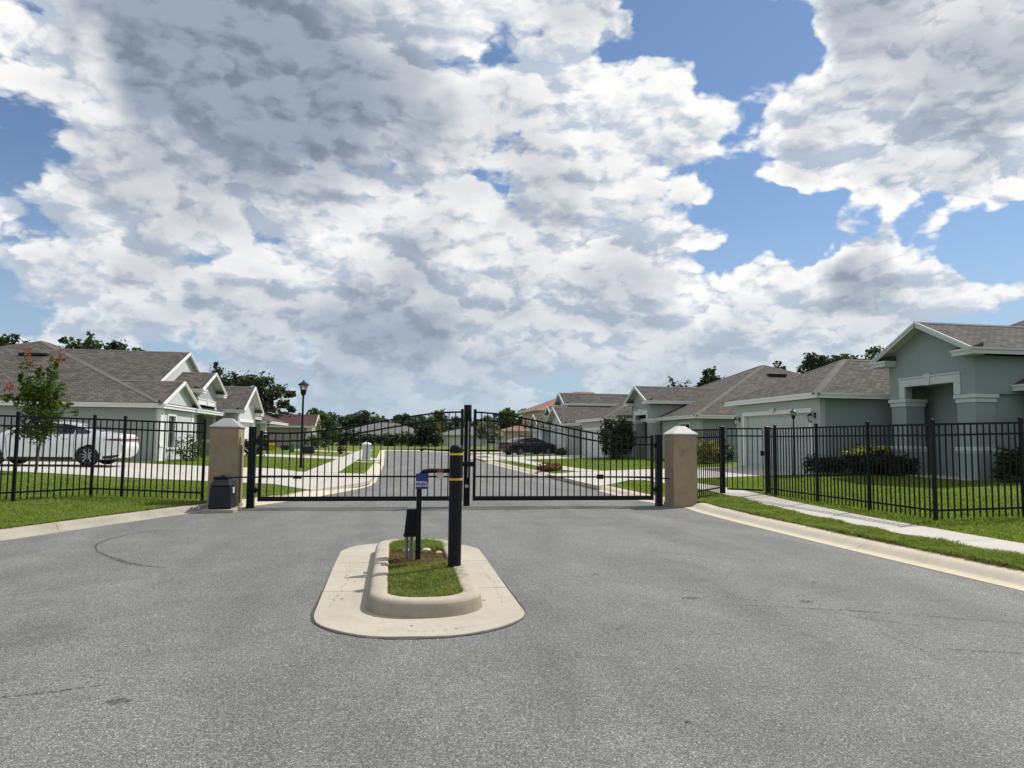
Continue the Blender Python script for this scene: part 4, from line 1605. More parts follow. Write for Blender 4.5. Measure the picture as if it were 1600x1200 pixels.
def hip(root, x0, x1, y0, y1, z, slope, mat='shingle_brown', trim='trim_white', skip=(), ridge='auto', fascia=True):
    """hipped roof over an eave rectangle"""
    wx, wy = x1 - x0, y1 - y0
    mb = MB()
    zb = z + 0.012
    e = [(x0, y0, zb), (x1, y0, zb), (x1, y1, zb), (x0, y1, zb)]
    if wx >= wy:
        h = wy / 2 * slope
        r0, r1 = (x0 + wy / 2, (y0 + y1) / 2, zb + h), (x1 - wy / 2, (y0 + y1) / 2, zb + h)
        vs = e + [r0, r1]
        fs = [(0, 1, 5, 4), (1, 2, 5), (2, 3, 4, 5), (3, 0, 4)]
        hips = [(e[0], r0), (e[3], r0), (e[1], r1), (e[2], r1), (r0, r1)]
    else:
        h = wx / 2 * slope
        r0, r1 = ((x0 + x1) / 2, y0 + wx / 2, zb + h), ((x0 + x1) / 2, y1 - wx / 2, zb + h)
        vs = e + [r0, r1]
        fs = [(0, 1, 4), (1, 2, 5, 4), (2, 3, 5), (3, 0, 4, 5)]
        hips = [(e[0], r0), (e[1], r0), (e[2], r1), (e[3], r1), (r0, r1)]
    fs.append((3, 2, 1, 0))
    mb.add(vs, fs)
    rf = mb.build('roof', MAT[mat], root)
    mb = MB()
    for a, b in hips:
        if (Vector(a) - Vector(b)).length > 0.05:
            cap_line(mb, a, b, slope if abs(a[2] - b[2]) < 0.01 else slope * 0.707)
    mb.build('ridge_cap', MAT[RIDGE[mat]], rf)
    if fascia:
        eaves(root, x0, x1, y0, y1, z, trim, skip=skip)
    return rf


def gable(root, front, xf, xb, y0, y1, z, slope, wallmat, mat='shingle_brown', trim='trim_white', over=0.45, returns=0.75, inset=0.40, sides=True):
    """gabled roof, ridge along x; front = -1 faces -x, +1 faces +x. xf wall plane, xb back end, y0..y1 eave lines"""
    xo = xf + front * over
    ym = (y0 + y1) / 2
    zr = z + (y1 - y0) / 2 * slope
    zb = 0.012
    th = 0.10
    mb = MB()
    for ya, s in ((y0, 1), (y1, -1)):
        a, b = (xo, ya, z + zb), (xb, ya, z + zb)
        c, d = (xb, ym, zr + zb), (xo, ym, zr + zb)
        mb.quad(a, b, c, d)
    # underside of the front overhang
    rf = mb.build('roof', MAT[mat], root)
    mb = MB()
    cap_line(mb, (xo, ym, zr + zb), (xb, ym, zr + zb), slope)
    mb.build('ridge_cap', MAT[RIDGE[mat]], rf)
    mb = MB()
    for ya, s in ((y0, 1), (y1, -1)):
        mb.quad((xo, ya + s * 0.01, z - 0.06), (xb, ya + s * 0.01, z - 0.06), (xb, ym, zr - 0.06), (xo, ym, zr - 0.06))
    mb.build('soffit', MAT['soffit'], root, recalc=False)
    mb = MB()
    for ya in (y0, y1):
        mb.bar((xo, ya, z - 0.055), (xo, ym, zr - 0.055), 0.045, 0.155, up=(0, 0, 1))
        mb.bar((xo + front * 0.033, ya, z - 0.025), (xo + front * 0.033, ym, zr - 0.025), 0.02, 0.065)
    if sides:
        for ya, s in ((y0, -1), (y1, 1)):
            mb.box(xo - front * 0.03, ya, z - 0.17, xb, ya + s * 0.03, z + 0.008)
            mb.box(xo - front * 0.03, ya + s * 0.031, z - 0.05, xb, ya + s * 0.06, z + 0.012)
    mb.build('fascia', MAT[trim], root)
    mb = MB()
    mb.prism([(xf, y0 + inset, z - 0.17), (xf, y1 - inset, z - 0.17), (xf, y1 - inset, z + inset * slope - 0.06), (xf, ym, zr - 0.062), (xf, y0 + inset, z + inset * slope - 0.06)], (-front * 0.15, 0, 0))
    mb.build('gable_wall', MAT[wallmat], root)
    if returns:
        for ya, s in ((y0, 1), (y1, -1)):
            mb = MB()
            mb.box(xo, ya, z - 0.19, xf - front * 0.02, ya + s * returns, z - 0.012)
            mb.box(xo + front * 0.03, ya - s * 0.02, z - 0.075, xf, ya + s * (returns + 0.03), z - 0.010)
            mb.build('eave_return', MAT[trim], root)
            mb = MB()
            mb.add([(xo + front * 0.03, ya, z - 0.008), (xo + front * 0.03, ya + s * (returns + 0.03), z - 0.008), (xf, ya + s * (returns + 0.03), z + 0.17), (xf, ya, z + 0.17),
                    (xf, ya, z - 0.008), (xf, ya + s * (returns + 0.03), z - 0.008)],
                   [(0, 1, 2, 3), (0, 3, 4), (1, 5, 2), (0, 4, 5, 1)])
            mb.build('return_roof', MAT[mat], root)
    return rf


def garage_door(root, front, x, y0, y1, z0, z1, trim='trim_white', mat='door_white', panels=True, frame=0.15):
    """sectional door set back in its opening, with a raised surround"""
    d = MB()
    xi_ = x - front * 0.16
    d.box(xi_, y0, z0, xi_ - front * 0.05, y1, z1)
    o = d.build('garage_door', MAT[mat], root)
    if panels:
        rows, cols = 4, 8
        ph, pw = (z1 - z0) / rows, (y1 - y0) / cols
        pm = None
        for r_ in range(rows):
            for c_ in range(cols):
                ya, za = y0 + c_ * pw, z0 + r_ * ph
                if pm is None:
                    mb = MB()
                    mb.frustum(0, 0, 1, 1, 0, 0, 0, 1, 1, 1)
                    mb.v = []
                    mb.f = []
                    mb.m = []
                    a, b = 0.06, 0.10
                    mb.add([(0, a, a), (0, pw - a, a), (0, pw - a, ph - a), (0, a, ph - a), (front * 0.018, b, b), (front * 0.018, pw - b, b), (front * 0.018, pw - b, ph - b), (front * 0.018, b, ph - b)],
                           [(0, 1, 5, 4), (1, 2, 6, 5), (2, 3, 7, 6), (3, 0, 4, 7), (4, 5, 6, 7)])
                    pm = mb.mesh('panel', MAT[mat])
                link_mesh('panel', pm, o, Vector((xi_ + front * 0.001, ya, za)) - world_loc(root))
    mb = MB()
    xs = x + front * 0.03
    f = frame
    g_ = 0.012
    mb.box(xs, y0 - f, z0, x - front * 0.155, y0 + g_, z1 - g_)
    mb.box(xs, y1 - g_, z0, x - front * 0.155, y1 + f, z1 - g_)
    mb.box(xs, y0 - f, z1 - g_ + 0.0005, x - front * 0.155, y1 + f, z1 + f)
    mb.build('door_surround', MAT[trim], root, bevel=0.01)
    return o


def window(root, axis, c, face, a0, a1, z0, z1, trim='trim_white', f=0.11, bars=(1, 1), sill=True):
    """window with raised surround, sash bars and dark panes; c is the wall plane, face the outward sign"""
    def bx(mb, p, q, za, zb, d0, d1):
        if axis == 'x':
            mb.box(c + face * d0, p, za, c + face * d1, q, zb)
        else:
            mb.box(p, c + face * d0, za, q, c + face * d1, zb)
    mb = MB()
    q_ = 0.008
    bx(mb, a0 - f, a0 + q_, z0 + q_ + 0.0005, z1 - q_, -0.10, 0.035)
    bx(mb, a1 - q_, a1 + f, z0 + q_ + 0.0005, z1 - q_, -0.10, 0.035)
    bx(mb, a0 - f, a1 + f, z1 - q_ + 0.0005, z1 + f, -0.10, 0.035)
    bx(mb, a0 - f - 0.03, a1 + f + 0.03, z0 - 0.09, z0 + q_, -0.10, 0.06)
    w = mb.build('window', MAT[trim], root)
    mb = MB()
    bx(mb, a0, a1, z0, z1, -0.09, -0.06)
    mb.build('pane', MAT['window_glass'], w)
    mb = MB()
    for k in range(1, bars[0] + 1):
        a = a0 + (a1 - a0) * k / (bars[0] + 1)
        bx(mb, a - 0.015, a + 0.015, z0, z1, -0.059, -0.035)
    for k in range(1, bars[1] + 1):
        z = z0 + (z1 - z0) * k / (bars[1] + 1)
        bx(mb, a0, a1, z - 0.02, z + 0.02, -0.059, -0.030)
    if bars[0] or bars[1]:
        mb.build('sash', MAT[trim], w)
    return w


def wall_lantern(root, x, y, z, front):
    mb = MB()
    mb.box(x, y - 0.05, z - 0.02, x + front * 0.03, y + 0.05, z + 0.16)
    mb.tube([(x + front * 0.03, y, z + 0.12), (x + front * 0.12, y, z + 0.19), (x + front * 0.20, y, z + 0.14)], 0.014, 6)
    cx = x + front * 0.20
    mb.lathe((cx, y, z), [(0.03, 0.14), (0.095, 0.07), (0.10, 0.05), (0.06, 0.05)], 10)
    mb.lathe((cx, y, z), [(0.055, -0.17), (0.06, -0.15), (0.03, -0.19)], 8)
    for k in range(4):
        a = k * math.pi / 2 + 0.6
        mb.bar((cx + 0.06 * math.cos(a), y + 0.06 * math.sin(a), z - 0.16), (cx + 0.085 * math.cos(a), y + 0.085 * math.sin(a), z + 0.055), 0.012, 0.012)
    o = mb.build('wall_lantern', BLK, root)
    mb = MB()
    mb.lathe((cx, y, z), [(0.045, -0.15), (0.07, 0.048)], 10)
    mb.build('lantern_glass', MAT['lamp_glass'], o, smooth=50)


def roof_vent(root, a, b, h=0.11):
    mb = MB()
    mb.bar(a, b, 0.42, h)
    mb.build('roof_vent', MAT['vent_black'], root, bevel=0.02)


def tower_porch(root, front, xf, xb, y0, y1, zs, z_cap, z_eave, slope, wm, lm, trim, roofmat, back=3.0, head=3.32, col=0.74, side_wall_to=None):
    """tall entrance porch: two square columns with cap and base mouldings, framed opening, gable over"""
    # block above the columns
    zb = z_eave - 0.17
    zo = z_cap + 0.10
    c0, c1 = y0 + col, y1 - col
    mb = MB()
    wall(mb, 'x', xf, y0, y1, zo, zb, -front * 0.25, [(c0, c1, zo - 0.1, head)])
    mb.build('porch_wall', MAT[wm], root)
    for ya, yb in ((y0, y0 + 0.22), (y1 - 0.22, y1)):
        mb = MB()
        mb.box(xf - front * 0.252, ya, zo, xb, yb, zb)
        mb.build('porch_side_wall', MAT[wm], root)
    mb = MB()
    mb.box(xf - front * (col + 0.002), y0 + 0.10, zs - 0.3, xb, y0 + 0.215, zo - 0.002)
    mb.build('porch_side_wall', MAT[wm], root)
    for ya, yb in ((y0, c0), (c1, y1)):
        mb = MB()
        mb.box(xf - front * 0.03, ya + 0.03, zs, xf - front * (col - 0.03), yb - 0.03, z_cap - 0.12)
        cl = mb.build('column', MAT[wm], root, bevel=0.01)
        mb = MB()
        mb.box(xf, ya, z_cap - 0.15, xf - front * col, yb, z_cap - 0.02)
        mb.box(xf + front * 0.04, ya - 0.04, z_cap - 0.02, xf - front * (col + 0.035), yb + 0.04, z_cap + 0.09)
        mb.build('capital', MAT[trim], cl, bevel=0.01)
        mb = MB()
        zm = zs + 0.80
        mb.box(xf + front * 0.035, ya - 0.035, zm, xf - front * (col + 0.03), yb + 0.035, zm + 0.12)
        mb.box(xf, ya, zm - 0.06, xf - front * col, yb, zm)
        mb.build('base_moulding', MAT[trim], cl, bevel=0.01)
        mb = MB()
        mb.box(xf, ya, zs - 0.3, xf - front * col, yb, zm - 0.06)
        mb.build('pedestal', MAT[wm], cl, bevel=0.01)
    # raised frame with keystone
    f = 0.24
    mb = MB()
    xa, xc = xf + front * 0.04, xf - front * 0.02
    mb.box(xa, c0 - f, zo + 0.001, xc, c0 + 0.01, head - 0.01)
    mb.box(xa, c1 - 0.01, zo + 0.001, xc, c1 + f, head - 0.01)
    mb.box(xa, c0 - f, head - 0.0095, xc, c1 + f, head + f)
    mb.box(xa + front * 0.025, c0 - f - 0.03, head + f, xc, c1 + f + 0.03, head + f + 0.05)
    mb.build('opening_trim', MAT[trim], root, bevel=0.008)
    ym = (y0 + y1) / 2
    mb = MB()
    mb.add([(xa + front * 0.03, ym - 0.09, head - 0.02), (xa + front * 0.03, ym + 0.09, head - 0.02), (xa + front * 0.03, ym + 0.14, head + f + 0.10), (xa + front * 0.03, ym - 0.14, head + f + 0.10),
            (xc, ym - 0.09, head - 0.02), (xc, ym + 0.09, head - 0.02), (xc, ym + 0.14, head + f + 0.10), (xc, ym - 0.14, head + f + 0.10)],
           [(0, 1, 2, 3), (4, 7, 6, 5), (0, 4, 5, 1), (1, 5, 6, 2), (2, 6, 7, 3), (3, 7, 4, 0)])
    mb.build('keystone', MAT[trim], root)
    # recessed entrance wall with door
    xd = xf - front * 1.12
    yd0, yd1 = y0 + 0.42, y0 + 1.32
    mb = MB()
    wall(mb, 'x', xd, y0 + 0.23, y1 - 0.23, zs - 0.2, zb, -front * 0.15, [(yd0, yd1, zs, zs + 2.4)])
    mb.box(xf - front * (col + 0.05), y1 - 0.22, zs - 0.2, xd, y1 - 0.01, zo - 0.001)
    mb.box(xf - front * 0.252, y0 + 0.222, head + 0.03, xd + front * 0.001, y1 - 0.222, head + 0.09)
    mb.build('entrance_wall', MAT[wm], root)
    mb = MB()
    mb.box(xd - front * 0.06, yd0, zs, xd - front * 0.11, yd1, zs + 2.4)
    dr = mb.build('door', MAT['dark_recess'], root)
    mb = MB()
    mb.box(xd + front * 0.03, yd0 - 0.10, zs, xd - front * 0.05, yd0, zs + 2.4)
    mb.box(xd + front * 0.03, yd1, zs, xd - front * 0.05, yd1 + 0.10, zs + 2.4)
    mb.box(xd + front * 0.03, yd0 - 0.10, zs + 2.4, xd - front * 0.05, yd1 + 0.10, zs + 2.5)
    mb.build('frame', MAT[trim], dr)
    mb = MB()
    mb.tube([(xd - front * 0.03, yd0 + 0.09, zs + 0.95), (xd - front * 0.03, yd0 + 0.09, zs + 1.25)], 0.018, 8)
    mb.build('handle', MAT['steel'], dr)
    mb = MB()
    mb.box(xf + front * 0.25, y0 + 0.05, zs - 0.35, xd, y1 - 0.05, zs)
    mb.build('porch_floor', MAT['concrete_walk'], root)
    gable(root, front, xf, xb + (-front) * back, y0 - 0.38, y1 + 0.38, z_eave, slope, wm, roofmat, trim, over=0.42, returns=0.72, inset=0.38)


# ---------------------------------------------------------------- right, nearest: sage house
ra = thing('house', 'nearest sage green house with a tall gabled entrance porch behind the picket fence', 'house', (22, 20, 0.45), 'houses along the street')
ZS = 0.45
mb = MB()
wall(mb, 'x', 14.7, 22.75, 28.9, 0.2, 3.0, 0.2, [(23.4, 28.2, ZS, 2.55)])
mb.build('garage_front_wall', MAT['stucco_sage_lit'], ra)
mb = MB()
mb.box(14.902, 22.75, 0.2, 18.6, 22.95, 3.0)
mb.build('garage_side_wall', MAT['stucco_sage'], ra)
mb = MB()
mb.box(14.902, 28.7, 0.2, 20.0, 28.9, 3.0)
mb.build('garage_side_wall', MAT['stucco_sage'], ra)
mb = MB()
mb.box(16.2, 22.952, 0.2, 16.3, 28.69, 2.98)
mb.box(14.9, 22.96, 0.2, 16.19, 28.69, 0.44)
mb.build('garage_interior', MAT['dark_recess'], ra)
garage_door(ra, -1, 14.7, 23.4, 28.2, ZS, 2.55, mat='door_sage')
hip(ra, 14.3, 26.0, 22.35, 29.3, 3.17, 0.465)
wall_lantern(ra, 14.7, 23.05, 2.35, -1)
wall_lantern(ra, 14.7, 28.62, 2.35, -1)
mb = MB()
mb.box(14.69, 25.72, 2.72, 14.63, 25.82, 2.80)
mb.lathe((14.58, 25.70, 2.70), [(0.05, -0.10), (0.05, 0.06), (0.0, 0.08)], 10)
mb.lathe((14.58, 25.86, 2.70), [(0.05, -0.10), (0.05, 0.06), (0.0, 0.08)], 10)
mb.build('flood_light', MAT['trim_white'], ra)
mb = MB()
mb.box(18.3, 10.6, 0.2, 18.5, 18.05, 3.0)
mb.box(18.502, 10.6, 0.2, 33, 10.8, 3.0)
mb.box(18.3, 21.75, 0.2, 18.5, 22.74, 3.0)
mb.box(32.8, 10.81, 0.2, 33, 29.2, 3.0)
mb.box(20.1, 29.0, 0.2, 32.79, 29.2, 3.0)
mb.build('wall', MAT['stucco_sage'], ra)
window(ra, 'x', 18.3, -1, 13.0, 15.4, 1.0, 2.45)
hip(ra, 17.85, 33.4, 10.2, 29.65, 3.19, 0.50)
tower_porch(ra, -1, 16.6, 18.6, 18.08, 21.66, ZS, 2.83, 4.22, 0.485, 'stucco_sage', 'stucco_sage_lit', 'trim_sage', 'shingle_brown', back=4.5)

# ---------------------------------------------------------------- right, second
rb = thing('house', 'pale sage house with a tall porch and broad hip roof beyond the right pier', 'house', (24, 44, 0.35), 'houses along the street')
ZS = 0.36
mb = MB()
wall(mb, 'x', 16.2, 36.05, 41.4, 0.1, 2.7, 0.2, [(37.3, 38.7, 1.05, 2.42)])
mb.build('wing_front_wall', MAT['stucco_sage_lit'], rb)
mb = MB()
mb.box(16.402, 36.05, 0.1, 33, 36.25, 2.7)
mb.box(32.8, 36.26, 0.1, 33, 53.0, 2.7)
mb.build('wall', MAT['stucco_sage'], rb)
window(rb, 'x', 16.2, -1, 37.3, 38.7, 1.05, 2.42)
hip(rb, 15.8, 33.5, 35.65, 53.8, 2.86, 0.43)
roof_vent(rb, (23.75, 42.3, 5.80), (24.95, 42.3, 5.80), 0.14)
mb = MB()
wall(mb, 'x', 13.8, 44.95, 51.3, 0.1, 2.75, 0.2, [(45.6, 50.5, ZS, 2.2)])
mb.build('garage_front_wall', MAT['stucco_sage_lit'], rb)
mb = MB()
mb.box(14.002, 44.95, 0.1, 18, 45.15, 2.75)
mb.build('garage_side_wall', MAT['stucco_sage'], rb)
mb = MB()
mb.box(14.002, 51.1, 0.1, 18, 51.3, 2.75)
mb.build('garage_side_wall', MAT['stucco_sage'], rb)
mb = MB()
mb.box(15.2, 45.16, 0.1, 15.3, 51.09, 2.74)
mb.build('garage_back_wall', MAT['stucco_sage'], rb)
garage_door(rb, -1, 13.8, 45.6, 50.5, ZS, 2.2)
hip(rb, 13.4, 24.0, 44.55, 51.7, 2.92, 0.44)
wall_lantern(rb, 13.8, 45.2, 2.0, -1)
tower_porch(rb, -1, 15.45, 17.6, 41.45, 44.85, ZS, 2.72, 3.9, 0.485, 'stucco_grey', 'stucco_sage_lit', 'trim_white', 'shingle_brown', back=5.0, head=3.1, col=0.68)

# ---------------------------------------------------------------- right, third and fourth: gables to the street
def gable_house(label, loc, front, gx, gy0, gy1, px_, py0, py1, depth, wm, roofmat, zs, ze, slope, pe, door, main, ps=0.5, trim='trim_white'):
    root = thing('house', label, 'house', loc, 'houses along the street')
    b = gx - front * 9
    mb = MB()
    wall(mb, 'x', gx, gy0, gy1, zs - 0.3, ze - 0.17, -front * 0.2, [(*door, zs, zs + 2.1)])
    mb.build('garage_front_wall', MAT[wm], root)
    mb = MB()
    mb.box(gx - front * 0.202, gy0, zs - 0.3, b, gy0 + 0.2, ze - 0.17)
    mb.box(gx - front * 0.202, gy1 - 0.2, zs - 0.3, b, gy1, ze - 0.17)
    mb.box(gx - front * 1.0, gy0 + 0.21, zs - 0.3, gx - front * 1.1, gy1 - 0.21, ze - 0.2)
    mb.build('garage_side_wall', MAT[wm], root)
    garage_door(root, front, gx, door[0], door[1], zs, zs + 2.1, panels=False)
    gable(root, front, gx, b, gy0 - 0.4, gy1 + 0.4, ze, slope, wm, roofmat, trim)
    if py0 is not None:
        zb = pe - 0.17
        mb = MB()
        ym = (py0 + py1) / 2
        wall(mb, 'x', px_, py0, py1, zs - 0.3, zb, -front * 0.25, [(ym - 0.75, ym + 0.75, zs, zs + 2.6)])
        mb.box(px_ - front * 0.252, py0, zs - 0.3, px_ - front * 4, py0 + 0.2, zb)
        mb.box(px_ - front * 0.252, py1 - 0.2, zs - 0.3, px_ - front * 4, py1, zb)
        mb.build('porch_wall', MAT[wm], root)
        mb = MB()
        mb.box(px_ - front * 0.9, py0 + 0.21, zs - 0.2, px_ - front * 1.0, py1 - 0.21, zb)
        mb.build('entrance_wall', MAT['dark_recess'], root)
        gable(root, front, px_, px_ - front * 8, py0 - 0.4, py1 + 0.4, pe, ps, wm, roofmat, trim, returns=0.7)
    x0, x1, y0, y1, s = main
    mb = MB()
    mb.box(x0 + 0.4, y0 + 0.4, zs - 0.3, x1 - 0.4, y1 - 0.4, ze - 0.19)
    mb.build('wall', MAT[wm], root)
    hip(root, x0, x1, y0, y1, ze - 0.02, s, roofmat, trim)
    return root


rc = gable_house('white gabled house with stepped street gables beyond the second sage house', (17, 57, 0.3), -1, 13.2, 54.1, 59.3, 14.4, 58.2, 61.2, 9, 'stucco_white', 'shingle_brown',
                 0.3, 2.75, 0.46, 4.55, (54.7, 58.7), (15.2, 30, 53.8, 66.2, 0.47))
rd = gable_house('farther pale gabled house beside the dark parked car', (17, 68, 0.2), -1, 14.0, 66.6, 71.2, 14.6, 63.9, 66.3, 9, 'stucco_white', 'shingle_brown',
                 0.2, 2.6, 0.5, 3.8, (67.2, 70.6), (15.6, 30, 66.5, 77, 0.42))

# ---------------------------------------------------------------- far right: tile roofs
re_ = thing('house', 'tall two storey cream house with a red tile roof at the end of the street', 'house', (24, 87, 0), 'houses along the street')
mb = MB()
mb.box(17.2, 83.5, -0.1, 31, 95, 5.0)
mb.build('wall', MAT['stucco_cream'], re_)
hip(re_, 16.6, 31.6, 82.9, 95.6, 5.15, 0.40, 'clay_tile', 'trim_white')
window(re_, 'x', 17.2, -1, 85, 86.2, 3.2, 4.5)
window(re_, 'y', 83.5, -1, 18.2, 19.4, 3.2, 4.5)
rt = thing('house', 'low cream house with a red tile roof and brown garage door', 'house', (16, 84, 0), 'houses along the street')
mb = MB()
wall(mb, 'y', 82.0, 13.9, 19.2, -0.1, 2.46, 0.2, [(14.4, 18.6, 0.1, 1.95)])
mb.box(13.9, 82.201, -0.1, 14.1, 90, 2.46)
mb.box(14.11, 83.0, -0.1, 19.2, 83.2, 2.44)
mb.build('wall', MAT['stucco_cream'], rt)
mb = MB()
mb.box(14.41, 82.14, 0.1, 18.59, 82.19, 1.94)
mb.build('garage_door', MAT['door_brown'], rt)
hip(rt, 13.4, 21.5, 81.5, 92.0, 2.62, 0.30, 'clay_tile', 'trim_white')

# far houses that close the street
fh = thing('house', 'white bungalow with a grey hip roof facing down the street', 'house', (12, 112, 0), 'houses along the street')
mb = MB()
wall(mb, 'y', 108.0, 7.2, 18.6, -0.1, 2.05, 0.2, [(8.0, 11.0, 0.12, 1.75), (14.0, 15.4, 0.8, 1.7)])
mb.box(7.2, 108.201, -0.1, 7.4, 118, 2.05)
mb.box(18.4, 108.201, -0.1, 18.6, 118, 2.05)
mb.box(7.41, 109.2, -0.1, 18.39, 109.3, 2.0)
mb.build('wall', MAT['stucco_white'], fh)
mb = MB()
mb.box(8.01, 108.12, 0.12, 10.99, 108.18, 1.74)
mb.build('garage_door', MAT['door_white'], fh)
window(fh, 'y', 108.0, -1, 14.0, 15.4, 0.8, 1.7)
for a in (13.45, 15.57):
    mb = MB()
    mb.box(a, 107.93, 0.75, a + 0.38, 107.96, 1.75)
    mb.build('shutter', MAT['stucco_sage'], fh)
hip(fh, 6.7, 19.1, 107.5, 118.0, 2.2, 0.24, 'shingle_grey')
fg = thing('house', 'long grey roofed house hidden behind the hedge at the street end', 'house', (-1, 112, 0), 'houses along the street')
mb = MB()
mb.box(-7.5, 106, -0.1, 5.2, 116, 1.95)
mb.build('wall', MAT['stucco_tan'], fg)
hip(fg, -8.2, 5.8, 105.4, 116.6, 2.1, 0.31, 'shingle_grey')
# ---------------------------------------------------------------- left, nearest
la = thing('house', 'grey house with stepped white gables behind the parked white car', 'house', (-18, 40, 0.36), 'houses along the street')
ZS = 0.36
mb = MB()
wall(mb, 'x', -9.8, 32.3, 37.4, 0.1, 2.62, -0.2, [(33.35, 34.35, 0.95, 2.35)])
mb.build('garage_front_wall', MAT['stucco_white'], la)
mb = MB()
mb.box(-10.002, 32.3, 0.1, -26, 32.5, 2.62)
mb.box(-10.002, 37.2, 0.1, -12.5, 37.4, 2.62)
mb.box(-26.0, 32.51, 0.1, -25.8, 50, 2.62)
mb.box(-11.0, 42.8, 0.1, -11.2, 50, 2.62)
mb.box(-25.7, 49.8, 0.1, -11.3, 50, 2.62)
mb.build('wall', MAT['stucco_grey'], la)
window(la, 'x', -9.8, 1, 33.35, 34.35, 0.95, 2.35)
# corner pilasters on the street front
mb = MB()
for y in (32.26, 36.95):
    mb.box(-9.77, y, 0.1, -9.92, y + 0.45, 2.60)
mb.build('pilaster', MAT['trim_white'], la, bevel=0.01)
mb = MB()
for y in (32.24, 36.93):
    mb.box(-9.74, y, 0.98, -9.91, y + 0.49, 1.10)
mb.build('pilaster_band', MAT['trim_white'], la)
hip(la, -27.2, -9.62, 31.9, 50.4, 2.80, 0.405)
gable(la, 1, -9.8, -12.35, 31.93, 37.8, 2.815, 0.39, 'stucco_white', 'shingle_brown', sides=False, over=0.22)
gable(la, 1, -11.2, -18, 34.8, 46.6, 3.55, 0.41, 'stucco_white', 'shingle_brown', returns=0, inset=0.5, over=0.22)
tower_porch(la, 1, -9.9, -12.4, 38.0, 42.4, ZS, 2.72, 3.82, 0.40, 'stucco_grey', 'stucco_white', 'trim_white', 'shingle_brown', back=3.5, head=3.1, col=0.55)
roof_vent(la, (-16.9, 38.2, 5.40), (-18.2, 38.2, 5.40), 0.12)

# ---------------------------------------------------------------- left, second and beyond
lb = gable_house('grey house with a single white street gable beside the hinge post', (-13, 47, 0.25), 1, -8.95, 43.3, 48.6, None, None, None, 9, 'stucco_white', 'shingle_brown',
                 0.25, 3.0, 0.50, 0, (43.9, 48.0), (-24, -10.5, 46, 60, 0.40))
mb = MB()
mb.box(-9.17, 43.29, -0.1, -17, 43.27, 2.8)
mb.build('side_wall', MAT['stucco_grey'], lb)
lc = thing('house', 'low hip roofed house with a white corner column beyond the single gable house', 'house', (-13, 63, 0.2), 'houses along the street')
mb = MB()
mb.box(-12.2, 60.2, -0.1, -23, 60.4, 2.55)
mb.box(-12.2, 60.41, -0.1, -12.4, 69, 2.55)
mb.build('wall', MAT['stucco_grey'], lc)
mb = MB()
mb.box(-10.7, 60.3, -0.1, -10.25, 60.75, 2.55)
mb.build('column', MAT['trim_white'], lc, bevel=0.01)
mb = MB()
mb.box(-12.0, 60.25, -0.1, -10.75, 60.32, 1.6)
mb.build('porch_screen', MAT['dark_recess'], lc)
hip(lc, -23.4, -9.85, 59.8, 70, 2.72, 0.42)
ld = thing('house', 'beige house with a dull red shingle roof beyond the street lamp', 'house', (-11, 79, 0.1), 'houses along the street')
mb = MB()
mb.box(-8.3, 75.0, -0.1, -18, 75.2, 2.45)
mb.box(-8.3, 75.201, -0.1, -8.5, 80, 2.45)
mb.build('wall', MAT['stucco_tan'], ld)
mb = MB()
mb.box(-8.26, 74.96, -0.1, -8.75, 75.0, 2.45)
mb.build('pilaster', MAT['trim_white'], ld)
gable(ld, 1, -8.3, -18, 74.6, 80.4, 2.62, 0.42, 'stucco_cream', 'shingle_red', returns=0)
le = thing('house', 'dark shaded house end with a pale roof beyond the beige house', 'house', (-10, 88, 0.1), 'houses along the street')
mb = MB()
mb.box(-8.6, 85, -0.1, -16, 94, 2.4)
mb.build('wall', MAT['stucco_grey'], le)
hip(le, -16.5, -8.0, 84.5, 94.5, 2.55, 0.40, 'shingle_grey')


